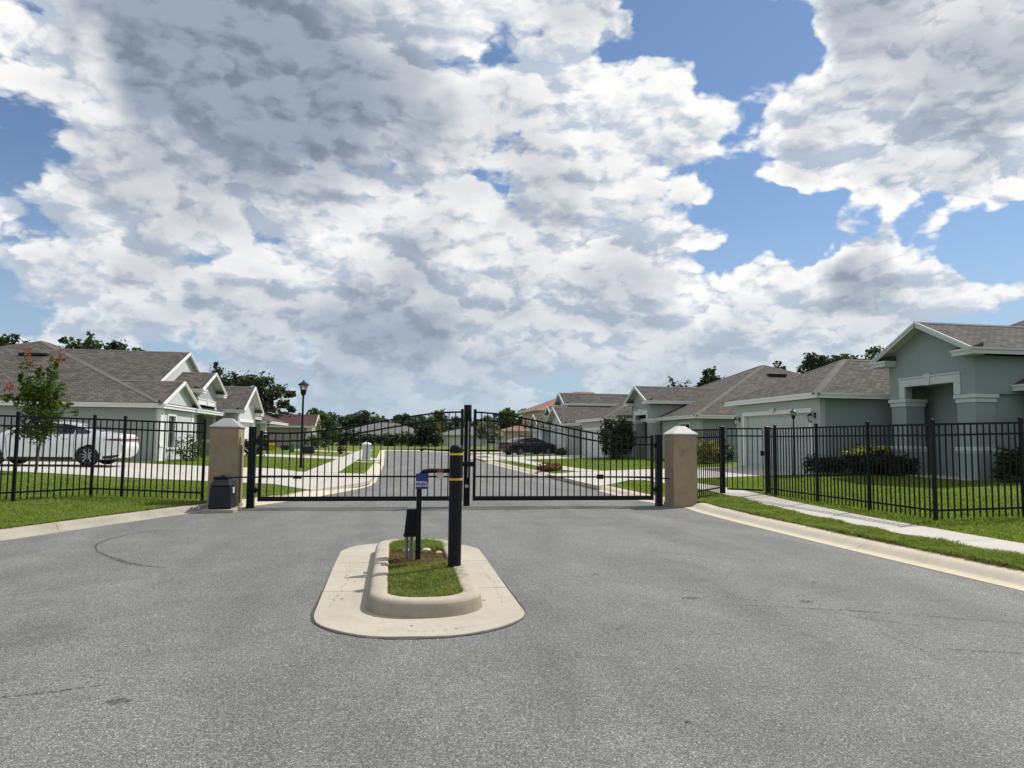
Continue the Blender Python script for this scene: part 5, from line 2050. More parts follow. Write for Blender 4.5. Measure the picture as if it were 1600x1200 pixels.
# ================================================================== CARS
def sedan(label, loc, rz, paint, group):
    """four-door saloon; s runs from the tail (0) to the nose (4.9), built along +x, wheels on z=0"""
    root = thing('parked_car', label, 'car', loc, group)
    Lc = 4.9
    WR, s_r, s_f = 0.335, 1.02, 3.86

    def halfw(s, z):
        w = 0.925 * (1 - 0.20 * abs((s - 2.4) / 2.5) ** 4)
        if z > 0.90:
            w -= (z - 0.90) * 0.42
        if z > 0.98:
            w -= (z - 0.98) * 0.10
        if z < 0.45:
            w -= (0.45 - z) * 0.14
        w += 0.018 * math.exp(-((z - 0.80) / 0.06) ** 2)
        return w

    top = [(0.10, 0.34), (0.01, 0.50), (0.0, 0.66), (0.05, 0.80), (0.06, 0.98), (0.10, 1.035), (0.30, 1.065), (0.62, 1.10), (0.95, 1.225), (1.35, 1.355), (1.75, 1.425), (2.15, 1.45),
           (2.55, 1.435), (2.95, 1.37), (3.35, 1.22), (3.68, 1.055), (3.95, 1.0), (4.30, 0.945), (4.58, 0.86), (4.76, 0.76), (4.86, 0.63), (4.90, 0.48), (4.84, 0.33), (4.76, 0.24)]
    arch = 0.385

    def arch_pts(c):
        out = []
        a0 = math.asin((0.22 - WR) / arch)
        for k in range(15):
            a = a0 + (math.pi - 2 * a0) * k / 14
            out.append((c + arch * math.cos(a), WR + arch * math.sin(a)))
        return out
    outline = top + arch_pts(s_f) + arch_pts(s_r) + [(0.30, 0.24)]

    def skin(poly, off, name, mat, parent, step=0.12, both=True, strip=False):
        bm = bmesh.new()
        f = bm.faces.new([bm.verts.new((s, 0, z)) for s, z in poly])
        bmesh.ops.triangulate(bm, faces=[f], ngon_method='EAR_CLIP')
        xs = [p[0] for p in poly]
        zs = [p[1] for p in poly]
        for ax, lo, hi in ((0, min(xs), max(xs)), (2, min(zs), max(zs))):
            k = math.floor(lo / step) + 1
            while k * step < hi:
                c, nn = [0, 0, 0], [0, 0, 0]
                c[ax] = k * step
                nn[ax] = 1
                bmesh.ops.bisect_plane(bm, geom=bm.verts[:] + bm.edges[:] + bm.faces[:], plane_co=c, plane_no=nn)
                k += 1
        bm.verts.ensure_lookup_table()
        vs = [(v.co.x, v.co.z) for v in bm.verts]
        fs = [tuple(v.index for v in fc.verts) for fc in bm.faces]
        be = [(e.verts[0].index, e.verts[1].index) for e in bm.edges if e.is_boundary]
        bm.free()
        mb = MB()
        n = len(vs)
        if not strip:
            for sgn in (-1, 1):
                side = MB()
                side.add([(s, sgn * (halfw(s, z) + off), z) for s, z in vs], fs)
                ob = mb_local(side, name, mat, parent)
            return ob
        for sgn in (-1, 1):
            mb.add([(s, sgn * (halfw(s, z) + off), z) for s, z in vs], fs)
        if strip:
            K = 6
            for a, b in be:
                rows = []
                for (s, z) in (vs[a], vs[b]):
                    w = halfw(s, z) + off
                    cr = 0.035 if z > 0.7 else 0.0
                    rows.append([(s, w * (2 * k / K - 1), z + cr * (1 - (2 * k / K - 1) ** 2)) for k in range(K + 1)])
                o = len(mb.v)
                mb.v += rows[0] + rows[1]
                for k in range(K):
                    mb.f.append((o + k, o + k + 1, o + K + 2 + k, o + K + 1 + k))
                    mb.m.append(0)
        ob = mb_local(mb, name, mat, parent, weld=strip)
        return ob

    def mb_local(mb, name, mat, parent, weld=False, smooth_a=38):
        me = mb.mesh(name, mat)
        bm = bmesh.new()
        bm.from_mesh(me)
        if weld:
            bmesh.ops.remove_doubles(bm, verts=bm.verts, dist=0.0005)
        bmesh.ops.recalc_face_normals(bm, faces=bm.faces)
        bm.to_mesh(me)
        bm.free()
        me.polygons.foreach_set('use_smooth', [True] * len(me.polygons))
        me.set_sharp_from_angle(angle=R(smooth_a))
        ob = bpy.data.objects.new(name, me)
        COL.objects.link(ob)
        ob.parent = parent
        return ob

    body = skin(outline, 0.0, 'body', paint, root, strip=True)
    # side glass: rear quarter, rear door, front door
    for poly in ([(0.98, 1.13), (1.30, 1.285), (1.42, 1.31), (1.42, 1.06), (1.05, 1.07)],
                 [(1.47, 1.055), (1.47, 1.325), (1.80, 1.385), (2.20, 1.395), (2.30, 1.39), (2.34, 1.035)],
                 [(2.42, 1.03), (2.40, 1.385), (2.62, 1.365), (2.95, 1.29), (3.30, 1.14), (3.48, 1.03), (3.40, 1.01)]):
        skin(poly, 0.004, 'side_window', MAT['car_glass'], root)
    # windscreens as bands between the flanks
    def band_glass(name, pts, inset):
        mb = MB()
        K = 8
        rows = []
        for s, z in pts:
            w = halfw(s, z) - inset
            rows.append([(s, w * (2 * k / K - 1), z + 0.035 * (1 - (w / (halfw(s, z)) * (2 * k / K - 1)) ** 2) + 0.006) for k in range(K + 1)])
        for i in range(len(rows) - 1):
            for k in range(K):
                mb.quad(rows[i][k], rows[i][k + 1], rows[i + 1][k + 1], rows[i + 1][k])
        mb_local(mb, name, MAT['car_glass'], root, True)
    band_glass('rear_window', [(0.68, 1.122), (0.95, 1.225), (1.33, 1.349)], 0.07)
    band_glass('windscreen', [(3.05, 1.332), (3.35, 1.22), (3.64, 1.075)], 0.07)
    # lamps, sills, handles, mirrors
    skin([(0.02, 0.835), (0.06, 0.915), (0.34, 0.905), (0.58, 0.875), (0.35, 0.845)], 0.006, 'tail_lamp', MAT['tail_red'], root, 0.08)
    mb = MB()
    mb.box(-0.004, -0.80, 0.855, 0.03, 0.80, 0.905)
    mb_local(mb, 'light_bar', MAT['tail_red'], root)
    skin([(4.42, 0.70), (4.50, 0.80), (4.74, 0.72), (4.80, 0.64), (4.62, 0.65)], 0.005, 'headlight', MAT['lamp_glass'], root, 0.08)
    skin([(1.43, 0.21), (1.46, 0.30), (3.42, 0.30), (3.45, 0.21)], 0.008, 'sill', MAT['car_trim'], root)
    skin([(0.11, 0.335), (0.07, 0.385), (0.56, 0.335), (0.60, 0.25), (0.32, 0.245)], 0.004, 'rear_valance', MAT['car_trim'], root)
    for s in (1.72, 2.72):
        for sg_ in (-1, 1):
            mb = MB()
            w = halfw(s, 0.90)
            mb.box(s - 0.10, sg_ * (w - 0.005), 0.885, s + 0.10, sg_ * (w + 0.028), 0.905)
            mb_local(mb, 'door_handle', MAT['chrome'], root)
    for poly in ([(1.43, 0.30), (1.445, 0.30), (1.455, 1.05), (1.44, 1.05)], [(2.375, 0.30), (2.39, 0.30), (2.385, 1.03), (2.37, 1.03)],
                 [(3.42, 0.32), (3.435, 0.32), (3.50, 0.99), (3.485, 0.99)]):
        skin(poly, 0.002, 'door_gap', MAT['car_trim'], root)
    skin([(1.0, 1.055), (1.0, 1.07), (3.45, 1.025), (3.50, 1.01), (3.45, 1.008)], 0.007, 'belt_trim', MAT['chrome'], root, 0.3)
    for sg_ in (-1, 1):
        mb = MB()
        mb.lathe((3.28, sg_ * 1.0, 1.06), [(0.0, -0.10), (0.06, -0.07), (0.085, 0.0), (0.06, 0.06), (0.0, 0.075)], 12, axis='x')
        mb.bar((3.30, sg_ * 0.86, 1.02), (3.28, sg_ * 0.96, 1.05), 0.05, 0.03)
        mb_local(mb, 'mirror', paint, root)
    # dark underbody so daylight does not show through the arches
    mb = MB()
    mb.box(0.35, -0.72, 0.20, 4.6, 0.72, 0.55)
    mb_local(mb, 'underbody', MAT['car_trim'], root)
    # wheels
    def wheel_meshes():
        t = MB()
        t.lathe((0, 0, 0), [(0.225, -0.10), (0.30, -0.108), (0.335, -0.09), (WR, -0.05), (WR, 0.05), (0.335, 0.09), (0.30, 0.108), (0.225, 0.10)], 32, axis='y', cap=False)
        r_ = MB()
        r_.lathe((0, 0, 0), [(0.232, 0.100), (0.222, 0.106), (0.212, 0.085), (0.205, -0.08), (0.232, -0.10)], 32, axis='y', cap=False)
        for k in range(10):
            a = 2 * math.pi * k / 10
            b = a + 0.10
            r_.prism([(0.05 * math.cos(a - 0.25), -0.062, 0.05 * math.sin(a - 0.25)), (0.215 * math.cos(a - 0.085), -0.088, 0.215 * math.sin(a - 0.085)),
                      (0.215 * math.cos(a + 0.085), -0.088, 0.215 * math.sin(a + 0.085)), (0.05 * math.cos(a + 0.25), -0.062, 0.05 * math.sin(a + 0.25))], (0, 0.02, 0))
        r_.lathe((0, 0, 0), [(0.055, 0.05), (0.05, 0.078), (0.0, 0.08)], 16, axis='y')
        d = MB()
        d.lathe((0, 0, 0), [(0.0, 0.0), (0.205, 0.0), (0.205, -0.02), (0.0, -0.02)], 24, axis='y')
        return t.mesh('tyre', MAT['tyre'], smooth=40), r_.mesh('rim', MAT['alloy'], smooth=35), d.mesh('brake_disc', MAT['car_trim'])
    tm, rm, dm = wheel_meshes()
    for s in (s_r, s_f):
        for sg_ in (-1, 1):
            w = bpy.data.objects.new('wheel', tm)
            COL.objects.link(w)
            w.parent = root
            w.location = (s, sg_ * 0.80, WR)
            w.rotation_euler = (0, 0.35 * s, 0 if sg_ < 0 else math.pi)
            for nm, me in (('rim', rm), ('brake_disc', dm)):
                c = bpy.data.objects.new(nm, me)
                COL.objects.link(c)
                c.parent = w
    root.rotation_euler = (0, 0, rz)
    return root


# white car: tail towards the street, so its nose points to -x
sedan('white sedan parked on the left driveway, tail lamp towards the street', (-8.9, 26.35, H(-11, 26.4) + 0.028), math.pi, MAT['car_white'], 'parked cars')
sedan('black sedan parked far down the street by the brown garage door', (8.75, 56.6, H(10, 57) - 0.03), R(25), MAT['car_black'], 'parked cars')


# ================================================================== LAMPS AND STREET FURNITURE
def lamp_post(label, x, y, h, kind):
    z0 = H(x, y)
    root = thing('street_lamp' if kind == 'street' else 'yard_lamp', label, 'street lamp' if kind == 'street' else 'yard lamp', (x, y, z0), None if kind == 'street' else 'yard lanterns')
    k = 1.0 if kind == 'street' else 0.54
    hh = 0.62 * k
    mb = MB()
    r0 = 0.054 if kind == 'street' else 0.030
    mb.lathe((x, y, z0), [(r0 * 1.45, -0.05), (r0 * 1.45, 0.08), (r0 * 1.15, 0.12), (r0 * 1.1, 0.55), (r0, 0.60), (r0 * 0.72, h - hh - 0.02), (r0 * 0.9, h - hh)], 16)
    mb.build('pole', BLK, root, smooth=50)
    zb = z0 + h - hh
    mb = MB()
    mb.lathe((x, y, zb), [(0.035 * k * 1.3, -0.02), (0.05 * k * 1.3, 0.0), (0.11 * k, 0.10 * k), (0.125 * k, 0.22 * k), (0.13 * k, 0.235 * k)], 12)
    mb.build('collar', BLK, root, smooth=40)
    mb = MB()
    mb.lathe((x, y, zb), [(0.105 * k, 0.236 * k), (0.165 * k, 0.435 * k)], 12)
    mb.build('lamp_glass', MAT['lamp_glass'], root, smooth=40)
    mb = MB()
    for q in range(6):
        a = q * math.pi / 3
        mb.bar((x + 0.112 * k * math.cos(a), y + 0.112 * k * math.sin(a), zb + 0.232 * k), (x + 0.173 * k * math.cos(a), y + 0.173 * k * math.sin(a), zb + 0.44 * k), 0.012 * k + 0.004, 0.012 * k + 0.004)
    mb.build('cage', BLK, root)
    mb = MB()
    mb.lathe((x, y, zb), [(0.235 * k, 0.425 * k), (0.235 * k, 0.45 * k), (0.15 * k, 0.52 * k), (0.09 * k, 0.56 * k), (0.03 * k, 0.58 * k), (0.035 * k, 0.61 * k), (0.01 * k, 0.66 * k)], 12)
    mb.build('hood', BLK, root, smooth=35)
    return root


lamp_post('tall black street lamp standing in the lawn beyond the left gate leaf', -3.75, 30.6, 3.62, 'street')
lamp_post('black yard lantern in front of the nearest sage house garage', 13.35, 22.2, 2.25, 'yard')
lamp_post('black yard lantern before the white garage door beyond the round bush', 12.1, 45.2, 2.2, 'yard')
lamp_post('black yard lantern beside the white corner column', -8.3, 49.6, 2.2, 'yard')
lamp_post('black yard lantern on the lawn of the beige house', -8.2, 67.5, 2.1, 'yard')

# masonry mailbox pillar
mx_, my_ = -1.62, 44.8
mz = H(mx_, my_)
mbx = thing('mailbox', 'pale grey mailbox pillar with a small dome cap beside the left sidewalk', 'mailbox', (mx_, my_, mz))
mb = MB()
mb.box(mx_ - 0.24, my_ - 0.24, mz - 0.1, mx_ + 0.24, my_ + 0.24, mz + 0.92)
mb.build('pillar', MAT['stucco_white'], mbx, bevel=0.015)
mb = MB()
mb.lathe((mx_, my_, mz), [(0.29, 0.921), (0.29, 0.955), (0.22, 1.02), (0.10, 1.06), (0.03, 1.08), (0.045, 1.11), (0.0, 1.14)], 20)
mb.build('cap', MAT['trim_white'], mbx, smooth=40)
mb = MB()
mb.box(mx_ + 0.241, my_ - 0.12, mz + 0.62, mx_ + 0.262, my_ + 0.12, mz + 0.84)
mb.build('door', MAT['galvanised'], mbx)

for name, lab, cat, x, y, s, mat in (('utility_box', 'green utility pedestal on the lawn beyond the street lamp', 'utility box', -7.6, 56.5, (0.35, 0.35, 0.75), 'utility_green'),
                                     ('utility_box', 'low dark utility box on the lawn beyond the street lamp', 'utility box', -6.2, 54.5, (0.9, 0.7, 0.55), 'car_trim'),
                                     ('recycling_bin', 'yellow recycling bin at the beige house wall', 'bin', -9.7, 60.2, (0.55, 0.45, 0.55), 'yellow_paint'),
                                     ('recycling_bin', 'dark low bin at the foot of the beige house wall', 'bin', -9.2, 64.0, (0.7, 0.5, 0.42), 'car_trim'),
                                     ('refuse_bin', 'tall dark bin in the shade of the hip roofed porch', 'bin', -10.2, 58.9, (0.75, 0.7, 1.25), 'black_plastic')):
    z = H(x, y)
    r_ = thing(name, lab, cat, (x, y, z))
    a, b, c = s
    mb = MB()
    mb.frustum(x - a / 2 + 0.03, y - b / 2 + 0.03, x + a / 2 - 0.03, y + b / 2 - 0.03, z - 0.02, x - a / 2, y - b / 2, x + a / 2, y + b / 2, z + c * 0.86)
    mb.build('body', MAT[mat], r_, bevel=0.02)
    mb = MB()
    mb.frustum(x - a / 2 - 0.02, y - b / 2 - 0.02, x + a / 2 + 0.02, y + b / 2 + 0.02, z + c * 0.862, x - a / 2 + 0.04, y - b / 2 + 0.04, x + a / 2 - 0.04, y + b / 2 - 0.04, z + c)
    mb.build('lid', MAT[mat], r_, bevel=0.02)


# ================================================================== TREES, BUSHES
def leaf_mesh(name, pts, size, mat, aspect=0.6, droop=0.0, seed=0):
    rg = np.random.default_rng(seed)
    P = np.asarray(pts, float)
    n = len(P)
    u = rg.normal(size=(n, 3))
    u[:, 2] *= 0.6
    u /= np.linalg.norm(u, axis=1)[:, None]
    r_ = rg.normal(size=(n, 3))
    v = np.cross(u, r_)
    v /= np.linalg.norm(v, axis=1)[:, None]
    s = size * rg.uniform(0.55, 1.35, n)
    a = u * (s / 2)[:, None]
    b = v * (s * aspect / 2)[:, None]
    V = np.stack([P - a, P + b * 1.0 - a * 0.1, P + a, P - b * 1.0 - a * 0.1], 1).reshape(-1, 3)
    me = bpy.data.meshes.new(name)
    me.vertices.add(n * 4)
    me.vertices.foreach_set('co', V.reshape(-1).astype(np.float32))
    me.loops.add(n * 4)
    me.loops.foreach_set('vertex_index', np.arange(n * 4, dtype=np.int32))
    me.polygons.add(n)
    me.polygons.foreach_set('loop_start', (np.arange(n) * 4).astype(np.int32))
    me.update(calc_edges=True)
    me.materials.append(MAT[mat])
    return me


def clump_points(ells, n, rg, clusters=26, spread=0.28, shell=0.45):
    """points gathered in tufts on and inside a set of ellipsoids (cx,cy,cz,rx,ry,rz)"""
    vol = np.array([e[3] * e[4] * e[5] for e in ells]) ** 0.75
    vol /= vol.sum()
    out = []
    for e, f in zip(ells, vol):
        k = max(5, int(clusters * f * len(ells) ** 0.5))
        d = rg.normal(size=(k, 3))
        d /= np.linalg.norm(d, axis=1)[:, None]
        rr = rg.uniform(shell, 1.0, k)[:, None]
        c = d * rr * np.array(e[3:6]) + np.array(e[:3])
        m = max(12, int(n * f))
        w = rg.integers(0, k, m)
        p = c[w] + np.clip(rg.normal(size=(m, 3)), -1.5, 1.5) * np.array(e[3:6]) * spread * rg.uniform(0.5, 1.15, k)[w][:, None]
        out.append(p)
    return np.vstack(out)


def tree(name, label, x, y, h, ells, n, size, mat, trunk_r, seed, cat='tree', group=None, z0=None, clusters=26, spread=0.28, extra=None, fork=0.3, limbs=True):
    z0 = H(x, y) if z0 is None else z0
    rg = np.random.default_rng(seed)
    root = thing(name, label, cat, (x, y, z0), group)
    E_ = [(e[0], e[1], e[2], e[3], e[4], e[5]) for e in ells]
    pts = clump_points(E_, n, rg, clusters, spread)
    pts[:, 2] = np.maximum(pts[:, 2], 0.12)
    me = leaf_mesh('crown', pts, size, mat, seed=seed)
    link_mesh('crown', me, root)
    mb = MB()
    top = h * fork
    k1, k2 = rg.uniform(-0.04, 0.04, 2) * h
    mb.tube([(0, 0, -0.15), (0, 0, 0.05), (k1 * 0.4, k2 * 0.4, top * 0.6), (k1, k2, top)], [trunk_r * 1.5, trunk_r * 1.1, trunk_r * 0.9, trunk_r * 0.8], 9)
    if limbs:
        for e in E_:
            c = Vector(e[:3])
            p0 = Vector((k1, k2, top * 0.92))
            mid = p0.lerp(c, 0.5) + Vector(tuple(rg.normal(size=3) * 0.06 * h)) * 0.5
            mb.tube([p0, mid, c, c + Vector((0, 0, e[5] * 0.3))], [trunk_r * 0.62, trunk_r * 0.42, trunk_r * 0.22, trunk_r * 0.06], 6)
            for q in range(3):
                d = Vector(tuple(rg.normal(size=3)))
                d.normalize()
                tip = c + Vector((d.x * e[3], d.y * e[4], d.z * e[5])) * 0.6
                mb.tube([mid.lerp(c, 0.6), c.lerp(tip, 0.5), tip], [trunk_r * 0.25, trunk_r * 0.15, trunk_r * 0.04], 5)
    mb2 = mb.mesh('trunk', MAT['bark'], smooth=60)
    link_mesh('trunk', mb2, root)
    if extra:
        for nm, ep, m2, sz, cnt, kw in extra:
            p2 = clump_points(ep, cnt, rg, kw.get('clusters', 10), kw.get('spread', 0.3))
            link_mesh(nm, leaf_mesh(nm, p2, sz, m2, aspect=kw.get('aspect', 0.6), seed=seed + 5), root)['kind'] = 'stuff'
    return root


def bush(name, label, x, y, rx, ry, h, n, size, mat, seed, group=None, top=None, cat='bush'):
    z0 = H(x, y)
    rg = np.random.default_rng(seed)
    root = thing(name, label, cat, (x, y, z0), group)
    e = [(0, 0, h * 0.5, rx * 0.85, ry * 0.85, h * 0.46), (-rx * 0.35, 0, h * 0.42, rx * 0.6, ry * 0.7, h * 0.4), (rx * 0.35, ry * 0.1, h * 0.45, rx * 0.6, ry * 0.7, h * 0.42)]
    p = clump_points(e, n, rg, 30, 0.22, 0.5)
    p[:, 2] = np.clip(p[:, 2], 0.02, None)
    link_mesh('foliage', leaf_mesh('foliage', p, size, mat, seed=seed), root)
    mb = MB()
    for k in range(5):
        a = k * 1.26 + seed
        mb.tube([(0.05 * math.cos(a), 0.05 * math.sin(a), -0.05), (rx * 0.3 * math.cos(a), ry * 0.3 * math.sin(a), h * 0.45), (rx * 0.55 * math.cos(a), ry * 0.55 * math.sin(a), h * 0.8)], [0.02, 0.014, 0.006], 5)
    link_mesh('stems', mb.mesh('stems', MAT['bark']), root)
    if top:
        e2 = [(0, 0, h * 0.80, rx * 0.85, ry * 0.85, h * 0.18)]
        link_mesh('pale_top', leaf_mesh('pale_top', clump_points(e2, n // 2, rg, 30, 0.25, 0.3), size, top, seed=seed + 1), root)
    return root


# young red-tipped maple in the left lawn, in front of the white car
tree('maple_tree', 'young green maple with red tips in front of the white car', -9.75, 21.7, 3.9,
     [(0.05, 0, 1.75, 0.48, 0.48, 0.60), (-0.15, 0.1, 2.30, 0.46, 0.45, 0.45), (0.22, 0, 2.15, 0.42, 0.42, 0.40), (0.05, -0.1, 1.2, 0.45, 0.45, 0.35), (-0.42, 0, 2.75, 0.16, 0.16, 0.55),
      (0.30, 0, 2.85, 0.19, 0.18, 0.42), (-0.08, 0.1, 2.85, 0.14, 0.14, 0.28), (0.72, 0, 1.95, 0.24, 0.2, 0.13), (-0.72, 0, 2.1, 0.22, 0.2, 0.18), (0.92, 0, 1.75, 0.14, 0.12, 0.10),
      (-0.75, 0.1, 1.2, 0.14, 0.14, 0.10)],
     4300, 0.10, 'maple_leaf', 0.035, 21, clusters=60, spread=0.26, fork=0.27,
     extra=[('red_tips', [(-0.36, 0, 3.32, 0.13, 0.13, 0.34), (0.38, 0, 3.28, 0.20, 0.16, 0.20), (-0.12, 0.1, 3.05, 0.09, 0.09, 0.12), (-0.82, 0, 2.42, 0.14, 0.12, 0.12)], 'red_leaf', 0.08, 280,
             {'clusters': 10, 'spread': 0.33})])

rgt = np.random.default_rng(3)


def crown_ells(w, h, base, k, rg, d=None):
    """an uneven crown of k lobes within width w, from base up to h"""
    d = d or w
    out = [(0, 0, base + (h - base) * 0.5, w * 0.30, d * 0.30, (h - base) * 0.36)]
    for i in range(k):
        a = 2 * math.pi * (i + rg.uniform(-0.3, 0.3)) / k
        rr = rg.uniform(0.22, 0.36)
        zz = base + (h - base) * rg.uniform(0.28, 0.82)
        out.append((w * rr * math.cos(a), d * rr * math.sin(a), zz, w * rg.uniform(0.12, 0.22), d * rg.uniform(0.12, 0.22), (h - base) * rg.uniform(0.13, 0.24)))
    out.append((w * rg.uniform(-0.15, 0.15), 0, base + (h - base) * 0.86, w * 0.18, d * 0.18, (h - base) * 0.14))
    return out


# the big live oak hung with moss behind the left houses
oak = [(0, 0, 6.0, 4.2, 3.5, 2.6), (-4.2, 0, 5.2, 3.4, 3, 1.8), (2.6, 0, 7.4, 2.2, 2, 1.6), (4.2, 0, 6.2, 1.9, 1.8, 1.3), (5.6, 0, 4.7, 1.5, 1.5, 1.1), (1.0, 0, 8.3, 1.8, 1.6, 1.0), (-2.5, 0, 7.2, 2.2, 2, 1.1),
       (2.2, 0, 4.2, 2.6, 2.4, 1.8), (-7.2, 0, 4.9, 2.0, 2, 1.0), (3.8, 0, 3.0, 1.8, 1.6, 1.2)]
oak = [(e[0], e[1], e[2] - 1.15, *e[3:]) for e in oak]
tree('live_oak', 'large dark live oak hung with grey moss behind the left houses', -16.6, 78, 9, oak, 13000, 0.40, 'oak_leaf', 0.45, 31, clusters=34, spread=0.26, fork=0.32,
     extra=[('hanging_moss', [(4.6, -0.5, 3.2, 1.2, 0.8, 0.9), (6.0, -0.5, 2.7, 0.8, 0.6, 0.8), (3.0, -0.6, 4.2, 0.9, 0.6, 0.8)], 'moss_strand', 0.5, 130, {'clusters': 12, 'spread': 0.3, 'aspect': 0.25})])

# trees seen over the roofs and at the end of the street: (name, label, px x, y, height, crown width, base, leaves, size, material)
back = [
    ('dark broad tree rising above the left end of the grey roof', -31.6, 64, 9.3, 7.0, 3.5, 4200, 0.42, 'oak_leaf'),
    ('open crowned tree above the middle of the left grey roof ridge', -24.0, 62, 9.2, 6.0, 3.0, 3600, 0.36, 'oak_leaf'),
    ('low dark tree peeping over the left grey roof ridge', -22.6, 66, 8.7, 4.5, 3.0, 2200, 0.36, 'oak_leaf'),
    ('small dark tree top between two white gables of the left house', -13.3, 58, 6.9, 3.0, 2.0, 1800, 0.34, 'oak_leaf'),
    ('bright green round tree beyond the dull red roof', -10.8, 103, 5.2, 5.6, 1.2, 3200, 0.42, 'bright_leaf'),
    ('spreading grey green tree beyond the left gate leaf', -5.6, 118, 5.6, 8.8, 0.8, 5200, 0.45, 'far_leaf'),
    ('low dark tree behind the hedge near the mailbox', -10.2, 112, 4.8, 5.0, 0.6, 2400, 0.42, 'far_leaf'),
    ('tall tree over the long grey roof', 2.6, 128, 5.6, 6.5, 1.0, 3200, 0.5, 'far_leaf'),
    ('grey green tree over the right end of the long grey roof', 7.2, 132, 6.3, 7.5, 1.0, 3600, 0.5, 'far_leaf'),
    ('dark tree behind the white bungalow left of the centre post', 13.0, 135, 5.6, 8.0, 0.8, 3400, 0.5, 'far_leaf'),
    ('bare topped tree right of the centre post', 18.2, 132, 5.9, 5.5, 0.8, 2600, 0.45, 'far_leaf'),
    ('rounded green tree above the low red tile roof', 18.6, 112, 6.3, 6.8, 1.2, 6500, 0.36, 'bright_leaf'),
    ('yellowish tree beside the white bungalow', 5.6, 104, 3.9, 3.6, 1.0, 2200, 0.34, 'yellow_leaf'),
    ('dark tree standing between the hedge and the bungalow', 4.6, 97, 2.9, 4.6, 0.2, 3200, 0.32, 'dark_leaf'),
    ('broad dark tree above the second sage house roof', 32.2, 68, 8.6, 5.6, 3.5, 4200, 0.36, 'oak_leaf'),
    ('tiny tree top over the second sage house porch ridge', 25.6, 62, 7.1, 2.8, 2.6, 1000, 0.3, 'oak_leaf'),
    ('dark tree between the two sage house roofs', 34.0, 58, 8.0, 4.6, 3.5, 3400, 0.34, 'oak_leaf'),
    ('largest dark tree top above the nearest garage roof', 35.2, 54, 8.7, 4.8, 3.5, 4200, 0.34, 'oak_leaf'),
    ('dark tree top against the gable of the nearest sage house', 37.4, 51, 8.9, 6.5, 3.5, 4200, 0.34, 'oak_leaf'),
]
for i, (lab, x, y, h, w, base, n, sz, mat) in enumerate(back):
    rg = np.random.default_rng(100 + i)
    tree('tree', lab, x, y, h, crown_ells(w, h, base, 9, rg), n, sz, mat, 0.16 + w * 0.012, 200 + i, group='trees beyond the houses', clusters=40, spread=0.24)
# small garden tree by the black car
tree('tree', 'small thin street tree with a pale trunk beside the black car', 9.3, 70, 3.4, [(0, 0, 2.3, 1.3, 1.2, 0.9), (-0.7, 0, 1.9, 0.9, 0.8, 0.6), (0.7, 0, 1.8, 0.8, 0.8, 0.5), (0.2, 0, 2.9, 0.7, 0.7, 0.4)],
     1500, 0.22, 'pale_leaf', 0.07, 77, group='trees beyond the houses', fork=0.35)
tree('tree', 'slender dark young tree on the lawn left of the mailbox', -5.2, 60, 3.3, [(0, 0, 1.9, 0.9, 0.9, 1.1), (0.2, 0, 2.6, 0.6, 0.6, 0.6), (-0.3, 0, 1.2, 0.7, 0.7, 0.7)],
     1100, 0.22, 'oak_leaf', 0.05, 78, group='trees beyond the houses', fork=0.3)

# hedge that closes the street
hg = thing('hedge', 'long dark hedge across the end of the street', 'hedge', (-1.5, 99, H(-1.5, 99)))
ee = []
rg = np.random.default_rng(9)
for k in range(24):
    ee.append((-9 + 16.5 * k / 23, rg.uniform(-0.5, 0.5), rg.uniform(0.7, 1.15), 0.7, 0.9, rg.uniform(0.7, 1.2)))
pp = clump_points(ee, 6500, rg, 60, 0.30)
pp[:, 2] = np.clip(pp[:, 2], 0.03, None)
link_mesh('foliage', leaf_mesh('foliage', pp, 0.34, 'oak_leaf', seed=4), hg)

# a wood far behind everything
pts = []
for k in range(240):
    x = rg.uniform(-160, 170)
    y = rg.uniform(165, 215)
    r_ = rg.uniform(3.0, 5.0)
    c = rg.normal(size=(60, 3))
    c /= np.linalg.norm(c, axis=1)[:, None]
    pts.append(c * np.array([r_, r_, r_ * 0.75]) * rg.uniform(0.5, 1.0, (60, 1)) + np.array([x, y, rg.uniform(2.0, 5.0)]))
pts = np.vstack(pts)
pts[:, 2] = np.clip(pts[:, 2], 0.1, None)
me = leaf_mesh('woodland', pts, 1.5, 'far_leaf', aspect=0.8, seed=5)
o = bpy.data.objects.new('woodland', me)
COL.objects.link(o)
o['kind'] = 'stuff'

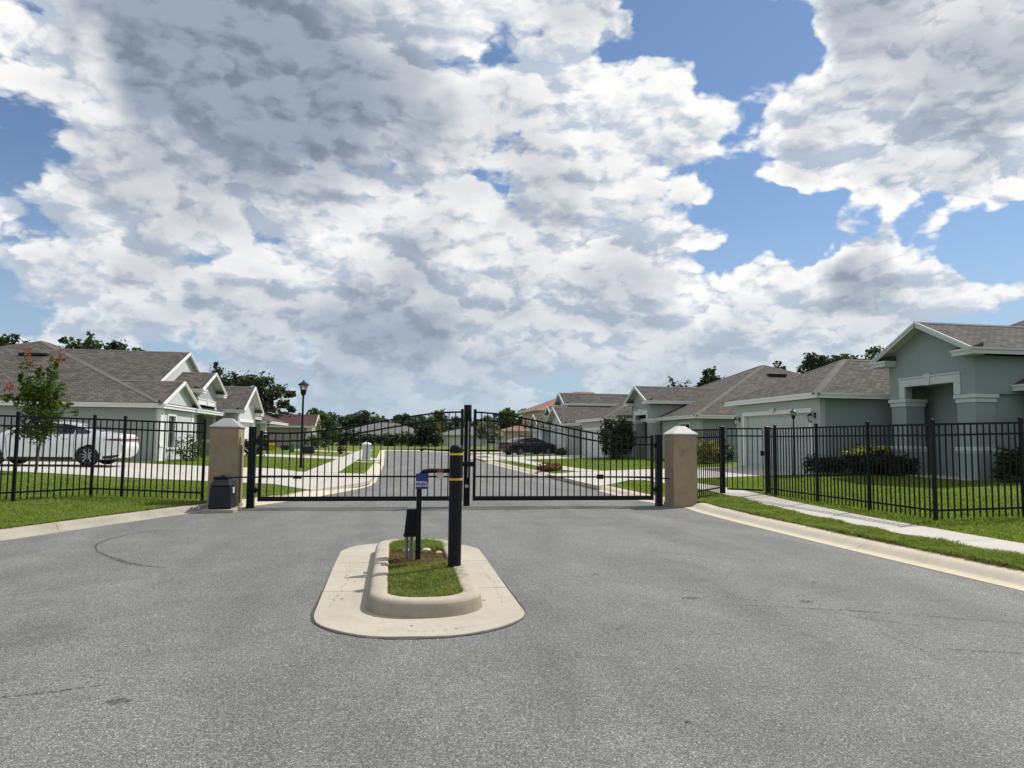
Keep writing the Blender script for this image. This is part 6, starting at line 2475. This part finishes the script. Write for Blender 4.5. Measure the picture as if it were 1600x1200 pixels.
# bushes
bush('magnolia_bush', 'tall dark rounded bush against the second sage house porch', 13.65, 42.3, 1.15, 1.0, 2.75, 5200, 0.17, 'magnolia_leaf', 41, group='garden bushes')
bush('garden_bush', 'dark low bush at the corner of the nearest garage wall', 14.35, 21.95, 0.85, 0.6, 0.72, 2200, 0.10, 'dark_leaf', 42, group='garden bushes')
bush('garden_bush', 'yellow topped bush against the nearest garage side wall', 15.75, 21.6, 1.0, 0.7, 0.98, 2600, 0.10, 'dark_leaf', 43, group='garden bushes', top='croton_leaf')
bush('garden_bush', 'dark low bush at the left foot of the nearest entrance porch', 16.25, 20.75, 0.6, 0.5, 0.75, 1500, 0.09, 'dark_leaf', 44, group='garden bushes')
bush('garden_bush', 'dark bush right of the nearest entrance porch', 17.3, 17.3, 0.85, 0.7, 1.2, 2800, 0.10, 'dark_leaf', 45, group='garden bushes')
bush('croton_bush', 'yellow leafed bush at the near corner of the second sage house', 15.0, 32.8, 0.8, 0.8, 1.35, 1700, 0.14, 'croton_leaf', 46, group='garden bushes')
bush('garden_bush', 'dark bush beside the yellow leafed one before the sage wing', 16.2, 33.6, 0.9, 0.8, 1.2, 1700, 0.12, 'oak_leaf', 47, group='garden bushes')
bush('garden_bush', 'loose leggy shrub under the window of the left grey house', -9.0, 33.9, 0.75, 0.7, 1.15, 750, 0.12, 'bright_leaf', 48, group='garden bushes')
bush('garden_bush', 'bright green shrub below the beige house gable', -7.4, 71, 1.4, 1.2, 1.5, 1300, 0.20, 'bright_leaf', 49, group='garden bushes')
bush('garden_bush', 'reddish brown shrub on the lawn near the mailbox', -4.0, 57, 0.32, 0.3, 0.8, 420, 0.13, 'brown_blade', 50, group='garden bushes')
bush('garden_bush', 'dark low shrub behind the left hinge post', -7.9, 43.0, 0.8, 0.6, 1.3, 900, 0.15, 'oak_leaf', 51, group='garden bushes')
bush('dry_shrub', 'heap of dry brown branches on the verge at the right kerb', 6.65, 30.0, 0.6, 0.8, 0.36, 1100, 0.12, 'brown_blade', 52, group='garden bushes')
bush('garden_bush', 'low green shrub at the white gabled house wall', 12.7, 53.4, 0.6, 0.9, 0.6, 700, 0.14, 'oak_leaf', 53, group='garden bushes')
